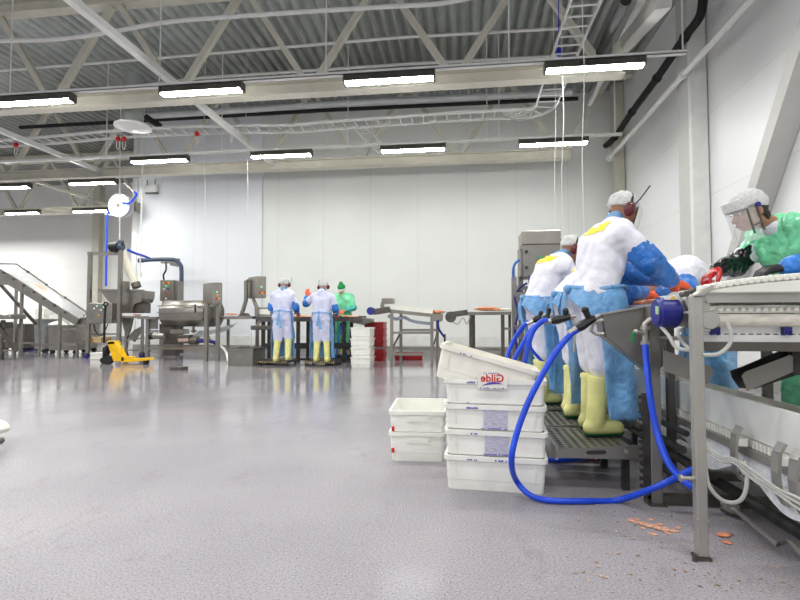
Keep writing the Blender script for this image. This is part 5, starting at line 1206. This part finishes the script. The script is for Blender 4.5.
for x0, x1 in ((335, 341), (347, 341.5)): beam(t, x0, 361, x1, 323, 11.55, .04, .04, blue_sleeve, 'blue_strap')
panel(t, [(352, 318), (371, 318.5), (371, 322), (362, 325), (350, 322)], 11.5, .4, 'end_tray', steel_matt)
for i, (px, s, l_) in enumerate(((300, .12, 'between the two white workers'), (308, .1, 'by the raised hand worker'), (347, .12, 'in front of the worker in green'), (354, .1, 'near the bench end'), (295, .08, 'beside the first worker'))):
    smalllump(px, 316, 11.62, s, 80+i, 'orange salmon fillet on the back bench, '+l_, 'salmon on the back bench', z=1.05)
def grating(x0, x1, yb, s):
    a, c = at(x0, yb, z=0), at(x1, yb, z=0); t = thing('foot_platform', s, 'platform', ((a.x+c.x)/2, a.y+.3, 0), 'low platforms at the back bench')
    build(MB().b2((a.x, a.y, .05), (c.x, a.y+.62, .1)), 'grating', dark_steel, t)
    mb = MB(); 
    for k in range(14): mb.b2((a.x+(c.x-a.x)*k/14+.01, a.y-.006, .055), (a.x+(c.x-a.x)*k/14+.03, a.y+.0, .095))
    build(mb, 'grating_slots', wood_m, t)['kind'] = 'stuff'
    for x in (a.x+.03, c.x-.03):
        for y in (a.y+.04, a.y+.58): build(MB().b2((x-.02, y-.02, 0), (x+.02, y+.02, .05)), 'foot', black_rubber, t)
grating(257, 289, 365.3, 'low grating under the first back worker'); grating(304, 336, 365.8, 'low grating under the back worker with the raised hand')
t = thing('foot_platform', 'low platform behind the bench under the back worker in green', 'platform', (gb.base.x, 12.35, 0)); build(MB().b2((gb.base.x-.4, 12.08, 0), (gb.base.x+.4, 12.65, .13)), 'step', dark_steel, t)

# --- crates at the back
a = at(360, 367.5, z=0); g = 'white crates in the back stack'
for i, s in enumerate(('lowest', 'second from below', 'third from below', 'topmost')):
    crate(Matrix.Translation((a.x+.003*math.sin(i*2), a.y+.3, .2*i)) @ Matrix.Rotation(R(90+.5*math.sin(i*3)), 4, 'Z'), 'white crate of the back stack in front of the red crates, '+s, g, crate_plastic, L=.58, W=.45, H=.21 if i < 3 else .24, detail=False)
a = at(372, 361.5, z=0); g = 'red crates in the back stack'
for i, s in enumerate(('lowest', 'second from below', 'third from below', 'fourth from below', 'fifth from below', 'topmost')):
    crate(Matrix.Translation((a.x+.03-.004*(i%2), a.y+.35, .15*i)) @ Matrix.Rotation(R(90+.4*math.sin(i*2)), 4, 'Z'), 'red crate of the stack at the end of the bench, '+s, g, red_plastic, L=.6, W=.5, H=.2, detail=False)
a = at(408, 360.5, z=0); crate(Matrix.Translation((a.x, a.y+.25, 0)), 'single low red crate on the floor under the slanting conveyor', 'red crate on the floor', red_plastic, L=.72, W=.45, H=.17, detail=False)

# --- slanting conveyor right of the bench
t = thing('slanting_conveyor', 'steel conveyor on legs with white board, sloping right above the red floor crate', 'conveyor', at(412, 366, z=0))
Ya, Yb = 10.75, 11.35
beam(t, 380, 310, 443, 316.5, Ya, .075, .04, name='side_channel'); beam(t, 380, 309.5, 443, 315.5, Yb, .075, .04, name='side_channel')
build(MB().sheet(lambda u, v: at(368, 311, Y=Ya).lerp(at(444, 316, Y=Ya), u).lerp(at(368, 310.5, Y=Yb).lerp(at(444, 315, Y=Yb), u), v), 12, 2, .02), 'belt', white_plastic, t)
build(MB().prism([at(x, y, Y=Ya+.1) for x, y in ((378.5, 303.5), (385, 304), (433, 308.8), (432.5, 314), (382, 309.5))], (0, .03, 0)), 'white_board', white_plastic, t)
boxpx(t, 381.5, 298.2, 393, 303.5, Ya+.2, .3, 'hood', steel); build(MB().tube([at(383, 302, Y=Ya), at(382, 306, Y=Ya), at(385, 312, Y=Ya)], .045), 'hood_arm', steel, t)
a = at(370.8, 311, Y=Ya-.1); dm = build(MB().cyl(a+V((0, -.04, 0)), a+V((0, .12, 0)), .085, n=18), 'drive_motor', blue_motor, t, label='blue drive motor'); beam(t, 374, 312, 390, 309.5, Ya-.05, .13, .1, steel_dark, 'gear_housing')
for x, Y, yt in ((391.7, Ya, 312), (432, Ya, 317), (401, Yb, 312), (437.5, Yb, 316)): post(t, x, yt, 368 if Y == Ya else 365, Y, .065)
beam(t, 391.7, 332.7, 432, 332.7, Ya); beam(t, 401, 330, 437, 330, Yb); beam(t, 391.7, 354.3, 432, 354.3, Ya); beam(t, 370, 348, 437, 348.5, Yb, .05)
beam(t, 393, 347, 400, 334, Ya, .035, Y2=Yb); beam(t, 433, 347, 437, 334, Ya, .035, Y2=Yb)
build(MB().hose([at(x, y, Y=Ya+.3) for x, y in ((388, 316), (396, 319), (404, 317.5), (412, 321), (424, 323), (431, 323.5))], .035), 'sagging_hose', mat('pale blue hose', (186, 200, 216), .3), t)
build(MB().hose([at(438, 320, Y=Ya-.05), at(438.5, 328, Y=Ya-.05), at(442, 334, Y=Ya-.05), at(444.5, 337, Y=Ya-.05)], .025), 'blue_hose', navy_m, t); post(t, 444.8, 334, 343, Ya-.05, .04, dark_steel, 'hose_end')
a = at(440, 319, Y=Ya); build(MB().cyl(a+V((0, -.05, 0)), a+V((0, .1, 0)), .06).box(a+V((-.1, 0, 0)), (.12, .1, .1)), 'end_roller', steel, t)
smalllump(429, 312.8, Ya+.3, .14, 90, 'orange salmon fillet on the slanting conveyor, left piece', 'salmon on the far belts'); smalllump(438, 314, Ya+.3, .15, 91, 'orange salmon fillet at the lower end of the slanting conveyor', 'salmon on the far belts')
# --- flat conveyor to the tall cabinet
t = thing('flat_conveyor', 'level steel conveyor on legs running right towards the tall steel cabinet', 'conveyor', at(480, 363, z=0))
Yg = 11.3
beam(t, 447, 313.8, 515, 313.2, Yg, .07, .5, name='bed'); build(MB().b2(at(449, 312.4, Y=Yg-.2), at(514, 311.6, Y=Yg+.2)), 'belt', white_plastic, t)
for x, Y in ((471, Yg-.1), (503, Yg-.1), (474, Yg+.25), (510, Yg+.25)): post(t, x, 314, 365, Y, .075 if Y < Yg else .06, steel_dark)
beam(t, 503, 328.7, 512, 328.7, Yg-.1); beam(t, 440, 349, 512, 349.5, Yg+.2, .05); beam(t, 445, 354.5, 503, 354.5, Yg-.1, .04)
a = at(453, 317, Y=Yg-.3); mb = MB(); mb.cyl(a+V((-.05, -.04, 0)), a+V((-.05, .12, 0)), .12, n=18); mb.bar(a+V((-.05, 0, .05)), a+V((.32, 0, .1)), .12, .12); build(mb, 'drive_motor', steel_dark, t)
build(MB().hose([at(452, 322, Y=Yg-.3), at(458, 324, Y=Yg-.3), at(463, 318, Y=Yg-.3), at(467, 324, Y=Yg-.3), at(470, 316, Y=Yg-.3)], .014, 6), 'cable', grey_cable, t)
smalllump(486, 311.6, Yg, .2, 92, 'long orange salmon fillet on the level conveyor, left piece', 'salmon on the far belts'); smalllump(495, 311.5, Yg, .13, 93, 'orange salmon fillet on the level conveyor, right piece', 'salmon on the far belts'); smalllump(505, 311.3, Yg, .13, 94, 'pale fillet on the level conveyor beside the steel posts', 'salmon on the far belts', m=crate_aged)

# --- tall steel cabinet machine behind the near workers
t = thing('grading_machine', 'tall steel cabinet machine with push buttons behind the near workers', 'machine', at(540, 385, Y=7.6)); t.location.z = 0
Yk = 7.5
bx = boxpx(t, 523, 244, 561, 277, Yk, .45, 'cabinet', steel_matt); boxpx(t, 522, 230.5, 561, 244, Yk-.02, .5, 'lid', steel)
buttons(bx, [(540, 257, led_green), (546.5, 257, led_yellow), (540.2, 262.7, led_red), (546.5, 263, led_yellow), (526.5, 251.5, dark_steel), (526.5, 267.5, dark_steel)], Yk, .022)
for x, y in ((540, 269.5), (542, 278)): b_ = build(MB().cyl(at(x, y, Y=Yk-.015), at(x, y, Y=Yk+.005), .042, n=16), 'emergency_stop', led_yellow, bx, label='yellow and red emergency stop'); build(MB().cyl(at(x, y, Y=Yk-.05), at(x, y, Y=Yk-.01), .024, n=12), 'knob', led_red, b_)
boxpx(t, 519.5, 249, 523, 277, Yk+.1, .3, 'side_column', steel)
for x, Y, yt in ((515, Yk, 277), (521.5, Yk+.3, 250), (528, Yk+.1, 290), (560, Yk+.3, 277), (533, Yk+.5, 300)): post(t, x, yt, 387 if Y < Yk+.2 else 383, Y, .075)
post(t, 514, 268, 290, Yk, .03, name='thin_rod'); beam(t, 561, 240.5, 571, 240.5, Yk+.2, .05, .05, name='handle'); post(t, 636, 235, 262, 6.0, .05, name='post')
for y, h in ((288, .05), (295, .07), (301, .05), (327, .06), (345, .06), (362, .06)): beam(t, 514, y, 552, y, Yk+.05, h, .3 if y in (295, 327) else .06, steel if y != 301 else steel_dark)
boxpx(t, 523, 309, 540, 322, Yk+.1, .4, 'white_guard', white_plastic)
for i in range(5): beam(t, 514+4*i, 283+7*i, 518+4*i, 294+7*i, Yk-.03, .06, .05, steel_dark if i % 2 else steel, 'clamp')
for i, (x, y) in enumerate(((518, 300), (524, 306), (517, 314), (526, 327), (521, 336), (530, 345))): a = at(x, y, Y=Yk-.06); build(MB().cyl(a, a+V((0, .1, 0)), .05), 'fitting', steel, t)
for x0, x1 in ((529, 528), (532, 531), (535, 536)): build(MB().hose([at(x0, 276, Y=Yk-.06), at(x0+.5, 284, Y=Yk-.08), at(x1, 290, Y=Yk-.06), at(x1-1, 297, Y=Yk-.05)], .016), 'blue_cable', navy_m, t)
build(MB().hose([at(519.5, 260, Y=Yk-.03), at(515, 264, Y=Yk-.05), at(513, 272, Y=Yk-.03), at(514, 282, Y=Yk-.02)], .018), 'blue_cable', blue_sleeve, t)
build(MB().hose([at(527, 283, Y=Yk-.06), at(520, 288, Y=Yk-.06), at(515, 297, Y=Yk-.05), at(518, 312, Y=Yk-.05), at(515, 330, Y=Yk-.05), at(517, 350, Y=Yk-.05)], .016), 'blue_cable', navy_m, t)

# --- hose reel on the wall corner
c = at(121, 206, Y=14.05); t = thing('hose_reel', 'white hose reel disc with blue hose on a grey wall bracket', 'hose reel', c)
mb = MB(); mb.cyl(c+V((0, -.1, 0)), c+V((0, -.07, 0)), .36, n=36); build(mb, 'front_disc', white_paint, t); build(MB().cyl(c+V((0, .07, 0)), c+V((0, .1, 0)), .36, n=36), 'rear_disc', white_paint, t)
build(MB().cyl(c+V((0, -.08, 0)), c+V((0, .08, 0)), .26, n=30), 'wound_hose', blue_hose, t, label='wound blue hose'); hb = build(MB().ring(c+V((0, -.11, 0)), (0, 1, 0), .17, .03, .03), 'hub_ring', white_plastic, t); build(MB().cyl(c+V((0, -.14, 0)), c+V((0, -.1, 0)), .06), 'axle', steel_dark, t)
build(MB().b2(at(134, 202, Y=14.2), at(141.5, 213, Y=14.44)), 'wall_bracket', steel, t, bevel=.01); build(MB().bar(c+V((0, .1, 0)), at(136, 207.5, Y=14.3), .07), 'arm', steel, t)
build(MB().hose([c+V((-.3, 0, .05)), at(112, 210, Y=14.0), at(108.5, 213, Y=14.0), at(107, 222, Y=14.0), at(106.5, 250, Y=14.0), at(106, 286, Y=14.0)], .03), 'blue_hose', blue_hose, t, label='hanging blue hose')
build(MB().bar(at(105, 214, Y=14.0), at(116, 215.5, Y=14.0), .04), 'hose_guide', white_paint, t)
build(MB().hose([c+V((.14, -.12, .06)), at(129, 203, Y=13.85), at(135, 197.5, Y=13.9), at(136.5, 193.5, Y=13.95), at(134, 192, Y=14)], .03), 'blue_hose', blue_hose, t); build(MB().bar(at(125, 183, Y=14.1), at(135, 193, Y=14.0), .06), 'feed_pipe', white_paint, t)
solo(MB().tube([V((at(120, 139, Y=12.6).x, 12.6, 7.49)), at(120, 139, Y=12.6), at(119.6, 242, Y=12.6)], .014), 'hanging_cable', white_paint, 'pale cable hanging in front of the hose reel', 'cable', 'thin cables hanging from the ceiling')

# --- trolley cut off by the left edge
TX = .0
t = thing('trolley', 'corner of a cream trolley with black wheel at the left edge', 'trolley', (-3.75, 3.4, 0))
p = at(3, 440, Y=3.4)+V((TX, 0, 0))
build(MB().prism([(-4.3, 3.22, .13), (p.x-.17, 3.22, .1), (p.x-.19, 3.22, .17), (-4.3, 3.22, .4)], (0, .45, 0)), 'body', crate_aged, t, bevel=.03)
build(MB().b2((p.x-.22, 3.28, .075), (p.x+.03, 3.4, .12)), 'bumper', steel_dark, t, bevel=.015)
for x in (-3.46, -4.15):
    for y in ((3.3,) if x > -3.8+TX else (3.3, 3.6)): build(MB().cyl((x, y-.02, .04), (x, y+.02, .04), .04, n=20), 'wheel', black_rubber, t)
